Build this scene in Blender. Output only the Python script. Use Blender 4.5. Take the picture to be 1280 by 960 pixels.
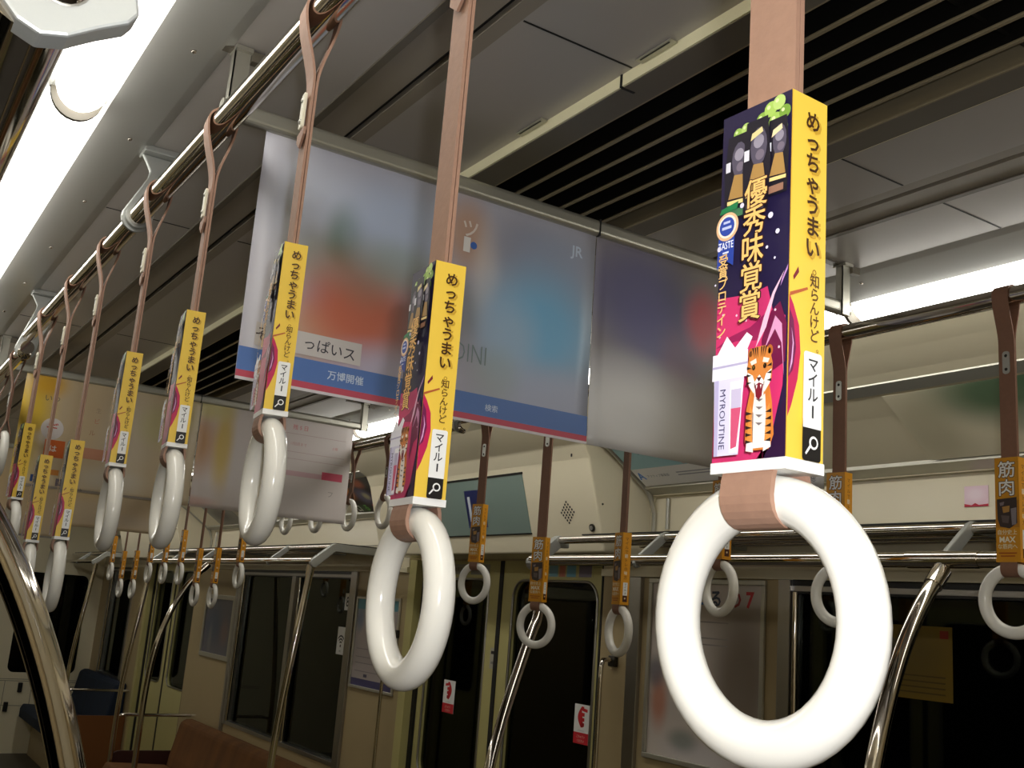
import bpy, math, random
from mathutils import Vector, Matrix
S = bpy.context.scene
for o in list(bpy.data.objects): bpy.data.objects.remove(o)
COL = S.collection
R = math.radians

# ------------------------------------------------------------------ camera
CAM = Vector((-0.99, 0.0, 1.62))
EX = Vector((0.83521189, 0.18005043, 0.51961807))     # car axes seen in camera axes (right, down, forward)
EY = Vector((-0.54464016, 0.14010442, 0.82688442))
EU = Vector((0.0760801, -0.97362857, 0.21507957))
cd = bpy.data.cameras.new('camera'); cam = bpy.data.objects.new('camera', cd); COL.objects.link(cam)
m = Matrix(((EX[0], -EX[1], -EX[2]), (EY[0], -EY[1], -EY[2]), (EU[0], -EU[1], -EU[2]))).to_4x4()
m.translation = CAM
cam.matrix_world = m
cd.sensor_width = 36; cd.lens = 1310.2 / 1280 * 36; cd.clip_start = 0.02; cd.clip_end = 100
S.camera = cam
# ------------------------------------------------------------------ world, exposure, flash
w = bpy.data.worlds.new('tunnel_dark'); S.world = w; w.use_nodes = True
w.node_tree.nodes['Background'].inputs[0].default_value = (0.03, 0.035, 0.03, 1)
w.node_tree.nodes['Background'].inputs[1].default_value = 0.05
vs = S.view_settings
S.display_settings.display_device = 'sRGB'
vs.view_transform = 'Standard'; vs.look = 'None'; vs.gamma = 1; vs.use_curve_mapping = False
vs.exposure = 0.0
LAMP_POWER = 7.0          # emission strength of the tube covers
FLASH_W = 13.5
fl = bpy.data.lights.new('camera_flash', 'POINT'); fl.energy = FLASH_W; fl.shadow_soft_size = 0.012
fl.color = (0.96, 0.97, 1.0)
flo = bpy.data.objects.new('camera_flash', fl); COL.objects.link(flo)
flo.location = CAM + (m.to_3x3() @ Vector((0.035, 0.05, 0.0)))

# ------------------------------------------------------------------ materials
def lin(c): return tuple(((x / 255) / 12.92 if x / 255 <= .04045 else ((x / 255 + .055) / 1.055) ** 2.4) for x in c)
def nt(name):
    m = bpy.data.materials.new(name); m.use_nodes = True
    t = m.node_tree; b = t.nodes['Principled BSDF']
    return m, t, b
def mat(name, rgb, rough=.5, metal=0., var=0., scale=20., bump=0., stretch=None, coat=0., spec=.5):
    m, t, b = nt(name); c = lin(rgb)
    b.inputs['Base Color'].default_value = (*c, 1); b.inputs['Roughness'].default_value = rough
    b.inputs['Metallic'].default_value = metal; b.inputs['Coat Weight'].default_value = coat
    b.inputs['Specular IOR Level'].default_value = spec
    if var or bump:
        tc = t.nodes.new('ShaderNodeTexCoord'); mp = t.nodes.new('ShaderNodeMapping'); n = t.nodes.new('ShaderNodeTexNoise')
        n.inputs['Scale'].default_value = scale; n.inputs['Detail'].default_value = 4
        if stretch: mp.inputs['Scale'].default_value = stretch
        t.links.new(tc.outputs['Object'], mp.inputs[0]); t.links.new(mp.outputs[0], n.inputs['Vector'])
        if var:
            mx = t.nodes.new('ShaderNodeMix'); mx.data_type = 'RGBA'
            mx.inputs[6].default_value = (*[x * (1 - var) for x in c], 1); mx.inputs[7].default_value = (*[min(1, x * (1 + var)) for x in c], 1)
            t.links.new(n.outputs['Fac'], mx.inputs[0]); t.links.new(mx.outputs[2], b.inputs['Base Color'])
        if bump:
            bp = t.nodes.new('ShaderNodeBump'); bp.inputs['Strength'].default_value = bump; bp.inputs['Distance'].default_value = .002
            t.links.new(n.outputs['Fac'], bp.inputs['Height']); t.links.new(bp.outputs[0], b.inputs['Normal'])
    return m
def emit(name, rgb, s):
    m, t, b = nt(name); b.inputs['Base Color'].default_value = (.9, .9, .9, 1)
    b.inputs['Emission Color'].default_value = (*rgb, 1); b.inputs['Emission Strength'].default_value = s
    return m
def glass(name, tint=.35):
    m, t, b = nt(name); t.nodes.remove(b); o = t.nodes['Material Output']
    tr = t.nodes.new('ShaderNodeBsdfTransparent'); tr.inputs[0].default_value = (tint, tint, tint * .95, 1)
    g = t.nodes.new('ShaderNodeBsdfGlossy'); g.inputs['Roughness'].default_value = .02; g.inputs[0].default_value = (.62, .66, .6, 1)
    f = t.nodes.new('ShaderNodeFresnel'); f.inputs[0].default_value = 1.4
    x = t.nodes.new('ShaderNodeMixShader')
    t.links.new(f.outputs[0], x.inputs[0]); t.links.new(tr.outputs[0], x.inputs[1]); t.links.new(g.outputs[0], x.inputs[2])
    t.links.new(x.outputs[0], o.inputs[0])
    return m
def blobs(name, base, bl, rough=.35, lift=1.):
    """printed sheet with soft colour areas; bl = (u, v, ru, rv, rgb, strength) in the sheet's own metres"""
    up = lambda c: tuple(255 * (q / 255) ** lift for q in c)
    base = up(base); bl = [(*q[:4], up(q[4]), q[5]) for q in bl]
    m, t, b = nt(name); b.inputs['Roughness'].default_value = rough
    tc = t.nodes.new('ShaderNodeTexCoord')
    prev = None
    for (u, v, ru, rv, rgb, s) in bl:
        a = t.nodes.new('ShaderNodeVectorMath'); a.operation = 'SUBTRACT'; a.inputs[1].default_value = (u, 0, v)
        d = t.nodes.new('ShaderNodeVectorMath'); d.operation = 'MULTIPLY'; d.inputs[1].default_value = (1 / ru, 0, 1 / rv)
        l = t.nodes.new('ShaderNodeVectorMath'); l.operation = 'LENGTH'
        r = t.nodes.new('ShaderNodeMapRange'); r.interpolation_type = 'SMOOTHSTEP'
        r.inputs[1].default_value = .25; r.inputs[2].default_value = 1.25; r.inputs[3].default_value = s; r.inputs[4].default_value = 0
        x = t.nodes.new('ShaderNodeMix'); x.data_type = 'RGBA'
        t.links.new(tc.outputs['Object'], a.inputs[0]); t.links.new(a.outputs[0], d.inputs[0]); t.links.new(d.outputs[0], l.inputs[0])
        t.links.new(l.outputs['Value'], r.inputs[0]); t.links.new(r.outputs[0], x.inputs[0])
        if prev: t.links.new(prev, x.inputs[6])
        else: x.inputs[6].default_value = (*lin(base), 1)
        x.inputs[7].default_value = (*lin(rgb), 1); prev = x.outputs[2]
    t.links.new(prev, b.inputs['Base Color'])
    return m
M = {}
M['cream'] = mat('cream_panel', (228, 219, 190), .38, var=.03, scale=6)
M['cream_gloss'] = mat('cream_gloss_panel', (230, 221, 194), .18)
M['wall'] = mat('dimmed_wall_panel', (170, 152, 114), .42, var=.04, scale=8)  # cream lower panels, weaker light low in the car darkened into the colour
M['ceil'] = mat('ceiling_panel', (178, 173, 167), .35, var=.04, scale=5)
M['ceil2'] = mat('ceiling_strip', (150, 142, 128), .4)
M['groove'] = mat('groove_black', (12, 12, 10), .6)
M['bezel'] = mat('white_lamp_bezel', (186, 187, 182), .35)
M['bezel2'] = mat('grey_lamp_bezel_edge', (112, 112, 108), .4)
M['lamp'] = emit('lamp_cover', (1.0, .97, .9), LAMP_POWER)
M['black'] = mat('black_plastic', (14, 14, 14), .4)
M['chrome'] = mat('polished_steel', (205, 198, 188), .07, 1.)
M['steel'] = mat('brushed_steel', (170, 168, 165), .28, 1., bump=.15, scale=30, stretch=(1, 1, .02))
M['cast'] = mat('cast_grey_metal', (178, 180, 176), .42, .55, bump=.1, scale=120)
M['alu'] = mat('aluminium_bar', (190, 188, 176), .35, .7)
M['trim'] = mat('pale_yellow_trim', (250, 244, 206), .4)
M['dark'] = mat('dark_vent', (22, 21, 18), .45)
M['frame_dn'] = mat('grille_frame', (104, 98, 86), .4)
M['louver'] = mat('louver_metal', (150, 138, 112), .35, .2)
M['belt'] = mat('tan_pink_strap', (160, 124, 104), .62, var=.12, scale=160, bump=.15)
M['belt_dim'] = mat('dimmed_strap', (128, 92, 72), .62, var=.12, scale=160, bump=.15)  # same strap leather, darkened in colour where the flash barely reaches
M['ring'] = mat('white_ring_plastic', (238, 236, 228), .18, coat=.3)
M['buckle'] = mat('white_buckle', (226, 222, 200), .4)
M['plate'] = mat('rivet_plate', (190, 190, 182), .35, .6)
M['rivet'] = mat('rivet_dark', (60, 58, 52), .35, .8)
M['door'] = mat('green_cream_door', (190, 182, 122), .36, var=.03, scale=6)
M['rubber'] = mat('black_rubber', (16, 16, 15), .6)
M['glass'] = glass('window_glass', .3)
M['lcd'] = mat('grey_green_screen', (126, 144, 138), .14)
M['ink_navy'] = mat('ink_navy', (30, 40, 92), .3)
M['seat'] = mat('brown_moquette', (112, 72, 30), .9, var=.55, scale=9, stretch=(1, 1, .15), bump=.2)
M['seatblue'] = mat('blue_moquette', (24, 38, 58), .9, var=.4, scale=12, stretch=(1, 1, .1))
M['orange'] = mat('orange_partition', (122, 72, 28), .5)
M['maroon'] = mat('maroon_partition', (60, 26, 20), .45)
M['floor'] = mat('grey_floor', (66, 60, 52), .5, var=.15, scale=40)
M['white'] = mat('print_white', (240, 240, 238), .35)
INK = {}
def ink(*rgb):
    if rgb not in INK: INK[rgb] = mat('print_%02x%02x%02x' % rgb, rgb, .38)
    return INK[rgb]

# ------------------------------------------------------------------ mesh builder
class MB:
    def __init__(s): s.v = []; s.f = []; s.m = []; s.mats = []; s.sm = []
    def mi(s, m):
        if m not in s.mats: s.mats.append(m)
        return s.mats.index(m)
    def add(s, vs, fs, m, smooth=False):
        o = len(s.v); k = s.mi(m); s.v += [tuple(v) for v in vs]
        for f in fs: s.f.append([i + o for i in f]); s.m.append(k); s.sm.append(smooth)
    def box(s, a, b, m):
        (x0, y0, z0), (x1, y1, z1) = [min(p) for p in zip(a, b)], [max(p) for p in zip(a, b)]
        s.add([(x0, y0, z0), (x1, y0, z0), (x1, y1, z0), (x0, y1, z0), (x0, y0, z1), (x1, y0, z1), (x1, y1, z1), (x0, y1, z1)],
              [(0, 3, 2, 1), (4, 5, 6, 7), (0, 1, 5, 4), (1, 2, 6, 5), (2, 3, 7, 6), (3, 0, 4, 7)], m)
    def prism(s, pts, O, U, V, N, d, m, smooth=False):
        """polygon pts (u,v) on plane O+uU+vV, extruded d along N"""
        O, U, V, N = Vector(O), Vector(U), Vector(V), Vector(N); n = len(pts)
        a = [O + U * p[0] + V * p[1] for p in pts]; b = [p + N * d for p in a]
        s.add(a + b, [tuple(range(n))[::-1], tuple(range(n, 2 * n))] + [(i, (i + 1) % n, n + (i + 1) % n, n + i) for i in range(n)], m, smooth)
    def poly(s, pts, O, U, V, m, lift=0., N=None):
        O, U, V = Vector(O), Vector(U), Vector(V)
        if N is not None: O = O + Vector(N) * lift
        s.add([O + U * p[0] + V * p[1] for p in pts], [tuple(range(len(pts)))], m)
    def tube(s, path, r, m, n=14, closed=False, caps=True):
        P = [Vector(p) for p in path]; k = len(P); rings = []
        T = []
        for i in range(k):
            a = P[i - 1] if (i or closed) else P[i]; b = P[(i + 1) % k] if (i < k - 1 or closed) else P[i]
            T.append((b - a).normalized())
        up = Vector((0, 0, 1)) if abs(T[0].z) < .9 else Vector((0, 1, 0))
        u = T[0].cross(up).normalized()
        vs = []
        for i in range(k):
            u = (u - T[i] * u.dot(T[i])).normalized(); v = T[i].cross(u)
            rr = r[i] if isinstance(r, (list, tuple)) else r
            vs += [P[i] + (u * math.cos(2 * math.pi * j / n) + v * math.sin(2 * math.pi * j / n)) * rr for j in range(n)]
        fs = []
        for i in range(k if closed else k - 1):
            for j in range(n):
                a = i * n; b = ((i + 1) % k) * n
                fs.append((a + j, a + (j + 1) % n, b + (j + 1) % n, b + j))
        s.add(vs, fs, m, True)
        if caps and not closed:
            s.add(vs[:n], [tuple(range(n))[::-1]], m); s.add(vs[-n:], [tuple(range(n))], m)
    def dome(s, c, r, ax, m, n=16, k=6, h=1.):
        ax = Vector(ax).normalized(); up = Vector((0, 0, 1)) if abs(ax.z) < .9 else Vector((1, 0, 0))
        u = ax.cross(up).normalized(); v = ax.cross(u); c = Vector(c); vs = []
        for i in range(k):
            t = math.pi / 2 * i / k
            vs += [c + ax * (math.sin(t) * r * h) + (u * math.cos(2 * math.pi * j / n) + v * math.sin(2 * math.pi * j / n)) * (math.cos(t) * r) for j in range(n)]
        vs.append(c + ax * r * h)
        fs = [(i * n + j, i * n + (j + 1) % n, (i + 1) * n + (j + 1) % n, (i + 1) * n + j) for i in range(k - 1) for j in range(n)]
        fs += [((k - 1) * n + j, (k - 1) * n + (j + 1) % n, k * n) for j in range(n)]
        fs.append(tuple(range(n))[::-1])
        s.add(vs, fs, m, True)
    def build(s, name, parent=None, loc=None, bevel=0.):
        me = bpy.data.meshes.new(name); me.from_pydata(s.v, [], s.f)
        for m in s.mats: me.materials.append(m)
        me.polygons.foreach_set('material_index', s.m); me.polygons.foreach_set('use_smooth', s.sm); me.update()
        o = bpy.data.objects.new(name, me); COL.objects.link(o)
        if parent: o.parent = parent
        if loc: o.location = loc
        if bevel:
            b = o.modifiers.new('bevel', 'BEVEL'); b.width = bevel; b.segments = 2; b.limit_method = 'ANGLE'
        return o
def tag(o, label=None, cat=None, group=None, kind=None):
    if label: o['label'] = label
    if cat: o['category'] = cat
    if group: o['group'] = group
    if kind: o['kind'] = kind
    return o
def empty(name, loc, label=None, cat=None, group=None, kind=None, rz=0.):
    o = bpy.data.objects.new(name, None); COL.objects.link(o); o.location = loc; o.rotation_euler = (0, 0, rz)
    o.empty_display_size = .05
    return tag(o, label, cat, group, kind)
def copy_tree(o, parent=None):
    c = o.copy(); COL.objects.link(c)
    if parent: c.parent = parent
    for ch in list(o.children): copy_tree(ch, c)
    return c
def circ(cx, cy, r, n=18, ry=None, a0=0, a1=360):
    ry = ry or r; full = abs(a1 - a0) >= 360
    return [(cx + r * math.cos(R(a0 + (a1 - a0) * i / (n if full else n - 1))), cy + ry * math.sin(R(a0 + (a1 - a0) * i / (n if full else n - 1)))) for i in range(n)]
def rrect(x0, y0, x1, y1, r, n=5):
    out = []
    for (cx, cy, a) in ((x1 - r, y1 - r, 0), (x0 + r, y1 - r, 90), (x0 + r, y0 + r, 180), (x1 - r, y0 + r, 270)):
        out += [(cx + r * math.cos(R(a + 90 * i / n)), cy + r * math.sin(R(a + 90 * i / n))) for i in range(n + 1)]
    return out
def rect(x0, y0, x1, y1): return [(x0, y0), (x1, y0), (x1, y1), (x0, y1)]

# lettering: real text outlines turned into mesh, cached per string
_T = {}
def glyphs(t, off=0.):
    k = (t, off)
    if k not in _T:
        c = bpy.data.curves.new('t', 'FONT'); c.body = t; c.size = 1; c.offset = off; c.resolution_u = 2
        c.align_x = 'CENTER'
        o = bpy.data.objects.new('t', c); COL.objects.link(o)
        dg = bpy.context.evaluated_depsgraph_get(); me = bpy.data.meshes.new_from_object(o.evaluated_get(dg))
        v = [tuple(p.co) for p in me.vertices]; f = [tuple(p.vertices) for p in me.polygons]
        if v:
            x0, x1 = min(p[0] for p in v), max(p[0] for p in v); y0, y1 = min(p[1] for p in v), max(p[1] for p in v)
        else: x0 = x1 = y0 = y1 = 0
        _T[k] = (v, f, (x0, y0, x1, y1))
        bpy.data.objects.remove(o); bpy.data.curves.remove(c); bpy.data.meshes.remove(me)
    return _T[k]
BOLD = ((0, 0), (1, 0), (-1, 0), (0, 1), (0, -1))
class Face:
    """a flat printed face: layers of ink stacked a hair apart on plane O,U,V (normal N)"""
    def __init__(s, mb, O, U, V): s.mb = mb; s.O = Vector(O); s.U = Vector(U).normalized(); s.V = Vector(V).normalized(); s.N = s.U.cross(s.V); s.d = .0003
    def up(s): s.d += .00012
    def poly(s, pts, m): s.mb.poly(pts, s.O, s.U, s.V, m, s.d, s.N)
    def bold(s, t, cx, cy, h, m, b, sx=1., n=5):
        for k in range(n):
            a = 2 * math.pi * k / n
            s.text(t, cx + b * math.cos(a), cy + b * math.sin(a), h, m, 0, sx=sx); s.d += .00001
    def text(s, t, cx, cy, h, m, off=.0, rot=0., sx=1., fit=None, em=False):
        """centred text; h = height of the glyph box (or em size); fit = max width"""
        v, f, (x0, y0, x1, y1) = glyphs(t, off)
        if not v: return
        k = h if em else h / max(1e-6, (y1 - y0)); kx = k * sx
        if fit and (x1 - x0) * kx > fit: kx = fit / (x1 - x0)
        c, sn = math.cos(rot), math.sin(rot); mx, my = (x0 + x1) / 2, (y0 + y1) / 2
        if em: mx, my = 0, .37
        O = s.O + s.N * s.d; out = []
        for p in v:
            a, b = (p[0] - mx) * kx, (p[1] - my) * k
            out.append(O + s.U * (cx + a * c - b * sn) + s.V * (cy + a * sn + b * c))
        s.mb.add(out, f, m)

# ------------------------------------------------------------------ the car shell
XW, XD, Y0, Y1, ZC = 1.40, 1.45, -1.6, 11.2, 2.35
def struct(mb, name, parent=None, loc=None, bevel=0.):
    o = mb.build(name, parent, loc, bevel)
    if not parent: o['kind'] = 'structure'
    return o
b = MB(); b.box((-1.55, Y0, -.05), (1.55, Y1, 0), M['floor']); struct(b, 'floor')
# ceiling: a profile of flat panels, strips and grooves, mirrored
prof = [(.195, 2.352, 'ceil'), (.375, 2.352, 'ceil2'), (.398, 2.352, 'groove'), (.410, 2.352, 'ceil2'), (.462, 2.349, 'frame_dn'), (.474, 2.352, 'ceil'), (.645, 2.352, None)]
b = MB()
for s in (-1, 1):
    for i in range(len(prof) - 1):
        x0, z0, k = prof[i]; x1, z1, _ = prof[i + 1]
        if k == 'groove':
            b.box((s * x0, Y0, 2.362), (s * x1, Y1, 2.40), M['groove'])
        else:
            b.box((s * x0, Y0, z0), (s * x1, Y1, 2.40), M[k])
            if k in ('ceil',):     # seams between panels
                for y in [1.02 + 1.1 * q for q in range(-2, 9)]:
                    b.box((s * (x0 + .002), y, 2.3513), (s * (x1 - .002), y + .003, 2.36), M['groove'])
b.box((-.2, Y0, 2.42), (.2, Y1, 2.44), M['groove'])
for s in (-1, 1): b.box((s * .64, Y0, 2.42), (s * 1.5, Y1, 2.44), M['ceil2'])
struct(b, 'ceiling')
# lamp bezels: trims along both sides
for s, nm in ((-1, 'trim_1'), (1, 'trim_2')):
    b = MB()
    P = [(.645, 2.352), (.662, 2.346), (.75, 2.326), (.758, 2.335), (.832, 2.335), (.844, 2.330), (.868, 2.328), (.868, 2.42), (.645, 2.42)]
    b.prism([(s * p[0], p[1]) for p in P], (0, Y0, 0), (1, 0, 0), (0, 0, 1), (0, 1, 0), Y1 - Y0, M['bezel'])
    b.box((s * .843, Y0, 2.3285), (s * .8685, Y1, 2.3262), M['bezel2']); b.box((s * .8405, Y0, 2.333), (s * .843, Y1, 2.3262), M['groove'])
    o = struct(b, nm)
    q = MB()
    for k in range(34):
        y = -.8 + .36 * k
        q.dome((s * .690, y, 2.3398), .0042, (-s * .2, 0, -1), M['chrome'], 10, 3)
    q.build('screw_row', o)
# cornices above the benches
def cornice(s, ya, yb, name, ends=()):
    b = MB()
    P = [(.868, 2.330), (.93, 2.318), (1.0, 2.290), (1.07, 2.258), (1.13, 2.224), (1.20, 2.183), (1.335, 2.090), (1.375, 2.072), (1.375, 2.060), (1.56, 2.06), (1.56, 2.42), (.868, 2.42)]
    b.prism([(s * p[0], p[1]) for p in P], (0, ya, 0), (1, 0, 0), (0, 0, 1), (0, 1, 0), yb - ya, M['cream'])
    def strip(xa, za, xb, zb, m, t=.006):
        b.prism([(s * xa, za), (s * xb, zb), (s * xb, zb - t), (s * xa, za - t)], (0, ya, 0), (1, 0, 0), (0, 0, 1), (0, 1, 0), yb - ya, m)
    strip(1.095, 2.246, 1.125, 2.228, M['alu'], .006)       # poster rails
    strip(1.335, 2.090, 1.372, 2.073, M['alu'], .010)
    o = struct(b, name)
    for y in ends:
        q = MB(); q.tube([(s * a, y, c) for a, c in P[1:7]] + [(s * 1.365, y, 2.06), (s * 1.388, y, 2.0), (s * 1.388, y, 1.90)], .009, M['alu'], 10); q.build('end_trim', o)
    return o
cornice(1, Y0, 2.80, 'trim_3', [2.795]); cornice(1, 4.55, 7.78, 'trim_4', [4.555, 7.775]); cornice(1, 9.62, Y1, 'trim_5')
cornice(-1, Y0, Y1, 'trim_6')
# side walls
def side_wall(s, name, sections):
    """sections: list of (ya, yb, kind)"""
    b = MB()
    for ya, yb, k in sections:
        if k == 'panel':
            b.box((s * XW, ya, 0), (s * 1.5, yb, 1.79), M['wall'])
        if k == 'window':
            b.box((s * XW, ya, 0), (s * 1.5, yb, .79), M['wall'])
        if k in ('panel', 'window'):
            b.box((s * 1.385, ya, 1.785), (s * 1.5, yb, 1.81), M['cream'])      # curtain rail trim
            b.box((s * 1.395, ya, 1.81), (s * 1.5, yb, 2.065), M['cream_gloss'])
            b.box((s * 1.391, ya, 1.918), (s * 1.396, yb, 1.921), M['frame_dn'])
        if k == 'door':
            b.box((s * XD, ya, 1.845), (s * 1.5, yb, 2.30), M['wall'])
            b.box((s * XD, ya, 0), (s * 1.5, yb, .03), M['steel'])
    return struct(b, name)
side_wall(1, 'wall_right', [(Y0, .55, 'panel'), (.55, 2.22, 'window'), (2.22, 3.07, 'panel'), (3.07, 4.60, 'door'), (4.60, 5.20, 'panel'), (5.20, 7.03, 'window'), (7.03, 8.03, 'panel'), (8.03, 9.47, 'door'), (9.47, 9.92, 'panel'), (9.92, 10.85, 'window'), (10.85, Y1, 'panel')])
side_wall(-1, 'wall_left', [(Y0, .55, 'panel'), (.55, 2.22, 'window'), (2.22, 3.07, 'panel'), (3.07, 4.60, 'door'), (4.60, 5.20, 'panel'), (5.20, 7.03, 'window'), (7.03, 8.03, 'panel'), (8.03, 9.47, 'door'), (9.47, Y1, 'panel')])
def end_wall(y, name, win):
    b = MB()
    if win:
        xa, xb, za, zb = .66, 1.27, .735, 1.68
        hole = rrect(xa, za, xb, zb, .06, 6); t = .05
        # wall as a frame of boxes round the window plus rounded corner fillets
        b.box((-1.5, y, 0), (xa, y + t, 2.42), M['cream']); b.box((xb, y, 0), (1.5, y + t, 2.42), M['cream'])
        b.box((xa, y, 0), (xb, y + t, za), M['cream']); b.box((xa, y, zb), (xb, y + t, 2.42), M['cream'])
        for (cx, cz, sx, sz) in ((xa, za, 1, 1), (xb, za, -1, 1), (xa, zb, 1, -1), (xb, zb, -1, -1)):
            r = .06; pts = [(cx, cz)] + [(cx + sx * (r - r * math.sin(R(90 * i / 6))), cz + sz * (r - r * math.cos(R(90 * i / 6)))) for i in range(7)]
            b.prism(pts, (0, y, 0), (1, 0, 0), (0, 0, 1), (0, 1, 0), t, M['cream'])
        for (x0, z0, x1, z1) in ((-.3, .672, 1.4, .676), (-.3, .655, 1.4, .659), (.66, .05, .664, .655), (.30, .43, .9, .434), (.90, .3, .904, .655), (1.1, .25, 1.104, .62), (1.1, .615, 1.3, .619)):
            b.box((x0, y - .002, z0), (x1, y, z1), M['frame_dn'])
    else:
        b.box((-1.5, y - .05, 0), (1.5, y, 2.42), M['cream'])
    return struct(b, name)
ew = end_wall(Y1, 'wall_back', True); end_wall(Y0, 'wall_front', False)
for (x, z) in ((.80, .60), (.70, .42)):
    q = MB(); q.box((x - .02, Y1 - .022, z - .045), (x + .02, Y1, z + .045), M['black']); q.build('latch', ew, bevel=.006)

def window(n, s, ya, yb, mull, za=.79, zb=1.785):
    root = empty('window_%d' % n, (s * XW, (ya + yb) / 2, za), kind='structure')
    def L(p): return (p[0] - s * XW, p[1] - (ya + yb) / 2, p[2] - za)
    f = MB()
    def bx(a, c, m): f.box(L(a), L(c), m)
    bx((s * 1.392, ya, za), (s * 1.46, yb, za + .022), M['steel'])
    bx((s * 1.40, ya, 1.745), (s * 1.46, yb, zb), M['black'])
    bx((s * 1.398, ya, 1.752), (s * 1.40, yb, 1.768), M['steel'])
    for y in (ya, yb - .045):
        bx((s * 1.388, y, za), (s * 1.46, y + .045, zb), M['steel'])
    f.build('window_frame', root, bevel=.003)
    for y in [yb - .056] + [q + .0 for q in []]:
        q = MB(); q.tube([L((s * 1.40, y, za + .02)), L((s * 1.40, y, 1.75))], .009, M['chrome'], 10); q.build('guide_tube', root)
    for y in mull:
        q = MB(); q.box(L((s * 1.39, y - .03, za + .02)), L((s * 1.45, y + .03, 1.75)), M['steel'])
        for dy in (-.048, .045):
            q.tube([L((s * 1.412, y + dy, za + .02)), L((s * 1.412, y + dy, 1.75))], .009, M['chrome'], 10)
        q.build('mullion', root)
    g = MB(); g.box(L((s * 1.43, ya + .04, za + .01)), L((s * 1.436, yb - .04, 1.76)), M['glass']); g.build('pane', root)
    return root
W1 = window(1, 1, .55, 2.22, [1.38]); W2 = window(2, 1, 5.20, 7.03, [6.06]); W3 = window(3, 1, 9.92, 10.85, [])
window(4, -1, .55, 2.22, [1.38]); window(5, -1, 5.20, 7.03, [6.06])
g = MB(); g.box((.62, Y1 + .02, .70), (1.31, Y1 + .026, 1.72), M['glass'])
t = tag(g.build('window_6'), kind='structure')
# steel pillars beside the windows
for n, (y0, y1) in enumerate(((2.845, 2.905), (5.165, 5.205), (7.03, 7.07)), 7):
    b = MB(); b.box((1.384, y0, 0), (1.41, y1, 1.785), M['steel']); struct(b, 'trim_%d' % n, bevel=.003)

def door(n, s, ya, yb):
    mid = (ya + yb) / 2
    root = empty('door_%d' % n, (s * XD, mid, 0), kind='structure')
    x0, x1 = 0, s * .035
    for k, (a, c) in enumerate(((ya, mid - .012), (mid + .012, yb - .07))):
        f = MB(); st = .085; ga, gc = a + st, c - st; za, zb = .88, 1.765
        a, c, ga, gc = [q - mid for q in (a, c, ga, gc)]
        f.box((x0, a, .03), (x1, ga, 1.845), M['door']); f.box((x0, gc, .03), (x1, c, 1.845), M['door'])
        f.box((x0, ga, .03), (x1, gc, za), M['door']); f.box((x0, ga, zb), (x1, gc, 1.845), M['door'])
        r = .075
        rim = []
        for (cy, cz, sy, sz) in ((ga, za, 1, 1), (gc, za, -1, 1), (ga, zb, 1, -1), (gc, zb, -1, -1)):
            pts = [(cy, cz)] + [(cy + sy * (r - r * math.sin(R(90 * i / 7))), cz + sz * (r - r * math.cos(R(90 * i / 7)))) for i in range(8)]
            f.prism(pts, (x0, 0, 0), (0, 1, 0), (0, 0, 1), (1, 0, 0), x1 - x0, M['door'])
        leaf = f.build('door_leaf', root)
        q = MB(); path = [(-s * .001, p[0], p[1]) for p in rrect(ga, za, gc, zb, r, 7)]
        q.tube(path, .0055, M['steel'], 8, closed=True); q.build('window_rim', leaf)
        q = MB(); q.box((s * .018, ga - .02, za - .02), (s * .024, gc + .02, zb + .02), M['glass']); q.build('pane', leaf)
    q = MB(); q.box((s * -.004, -.014, .03), (s * .03, .014, 1.845), M['rubber']); q.build('door_seal', root)
    q = MB()
    q.box((-s * .05, ya - mid - .006, 0), (s * .02, ya - mid + .004, 1.845), M['rubber'])
    q.box((-s * .05, yb - mid - .07, 0), (s * .03, yb - mid, 1.845), M['door'])
    q.box((-s * .012, yb - mid - .10, 0), (s * .02, yb - mid - .07, 1.845), M['rubber'])
    q.build('door_jamb', root)
    return root
D1 = door(1, 1, 3.08, 4.60); D2 = door(2, 1, 8.03, 9.47); door(3, -1, 3.08, 4.60); door(4, -1, 8.03, 9.47)

# line flow vent in the middle of the ceiling
vent = empty('ceiling_vent', (0, 5, 2.33), 'long dark louvred air vent with pale trim down the middle of the ceiling', 'vent')
f = MB()
for s in (-1, 1):
    f.box((s * .195, Y0 - 5, .004), (s * .192, Y1 - 5, .022), M['trim'])
    f.box((s * .192, Y0 - 5, .003), (s * .145, Y1 - 5, .008), M['frame_dn'])
    f.box((s * .145, Y0 - 5, .003), (s * .142, Y1 - 5, .06), M['louver'])
f.build('vent_frame', vent)
f = MB()
for k in range(5):
    x = -.095 + .0475 * k
    f.prism([(x - .0015, .007), (x + .0015, .007), (x + .010, .05), (x + .008, .05)], (0, Y0 - 5, 0), (1, 0, 0), (0, 0, 1), (0, 1, 0), Y1 - Y0, M['dark'])
    f.box((x - .0028, Y0 - 5, .004), (x + .0028, Y1 - 5, .0075), M['louver'])
for k in range(14):
    y = Y0 + .5 + .88 * k
    f.box((-.145, y - 5, .02), (.145, y - 5 + .006, .05), M['dark'])
f.build('louvers', vent)
f = MB(); f.box((-.19, Y0 - 5, .075), (.19, Y1 - 5, .08), M['dark'])  # near-black sheet stands in for the unlit void above the louvers
f.build('duct_void_shade', vent)
for y in (.93, 1.22, 2.1, 2.4):
    q = MB(); q.box((-.208, y - 5, .0185), (-.197, y - 5 + .07, .021), M['alu']); q.box((-.206, y - 5 + .006, .0178), (-.204, y - 5 + .064, .0186), M['dark']); q.build('latch', vent)
f = MB(); f.box((-.1962, 1.043 - 5, .003), (-.1938, 1.047 - 5, .0225), M['groove']); f.box((-.194, 1.043 - 5, .0022), (-.172, 1.047 - 5, .0045), M['groove']); f.build('trim_joint', vent)

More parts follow.
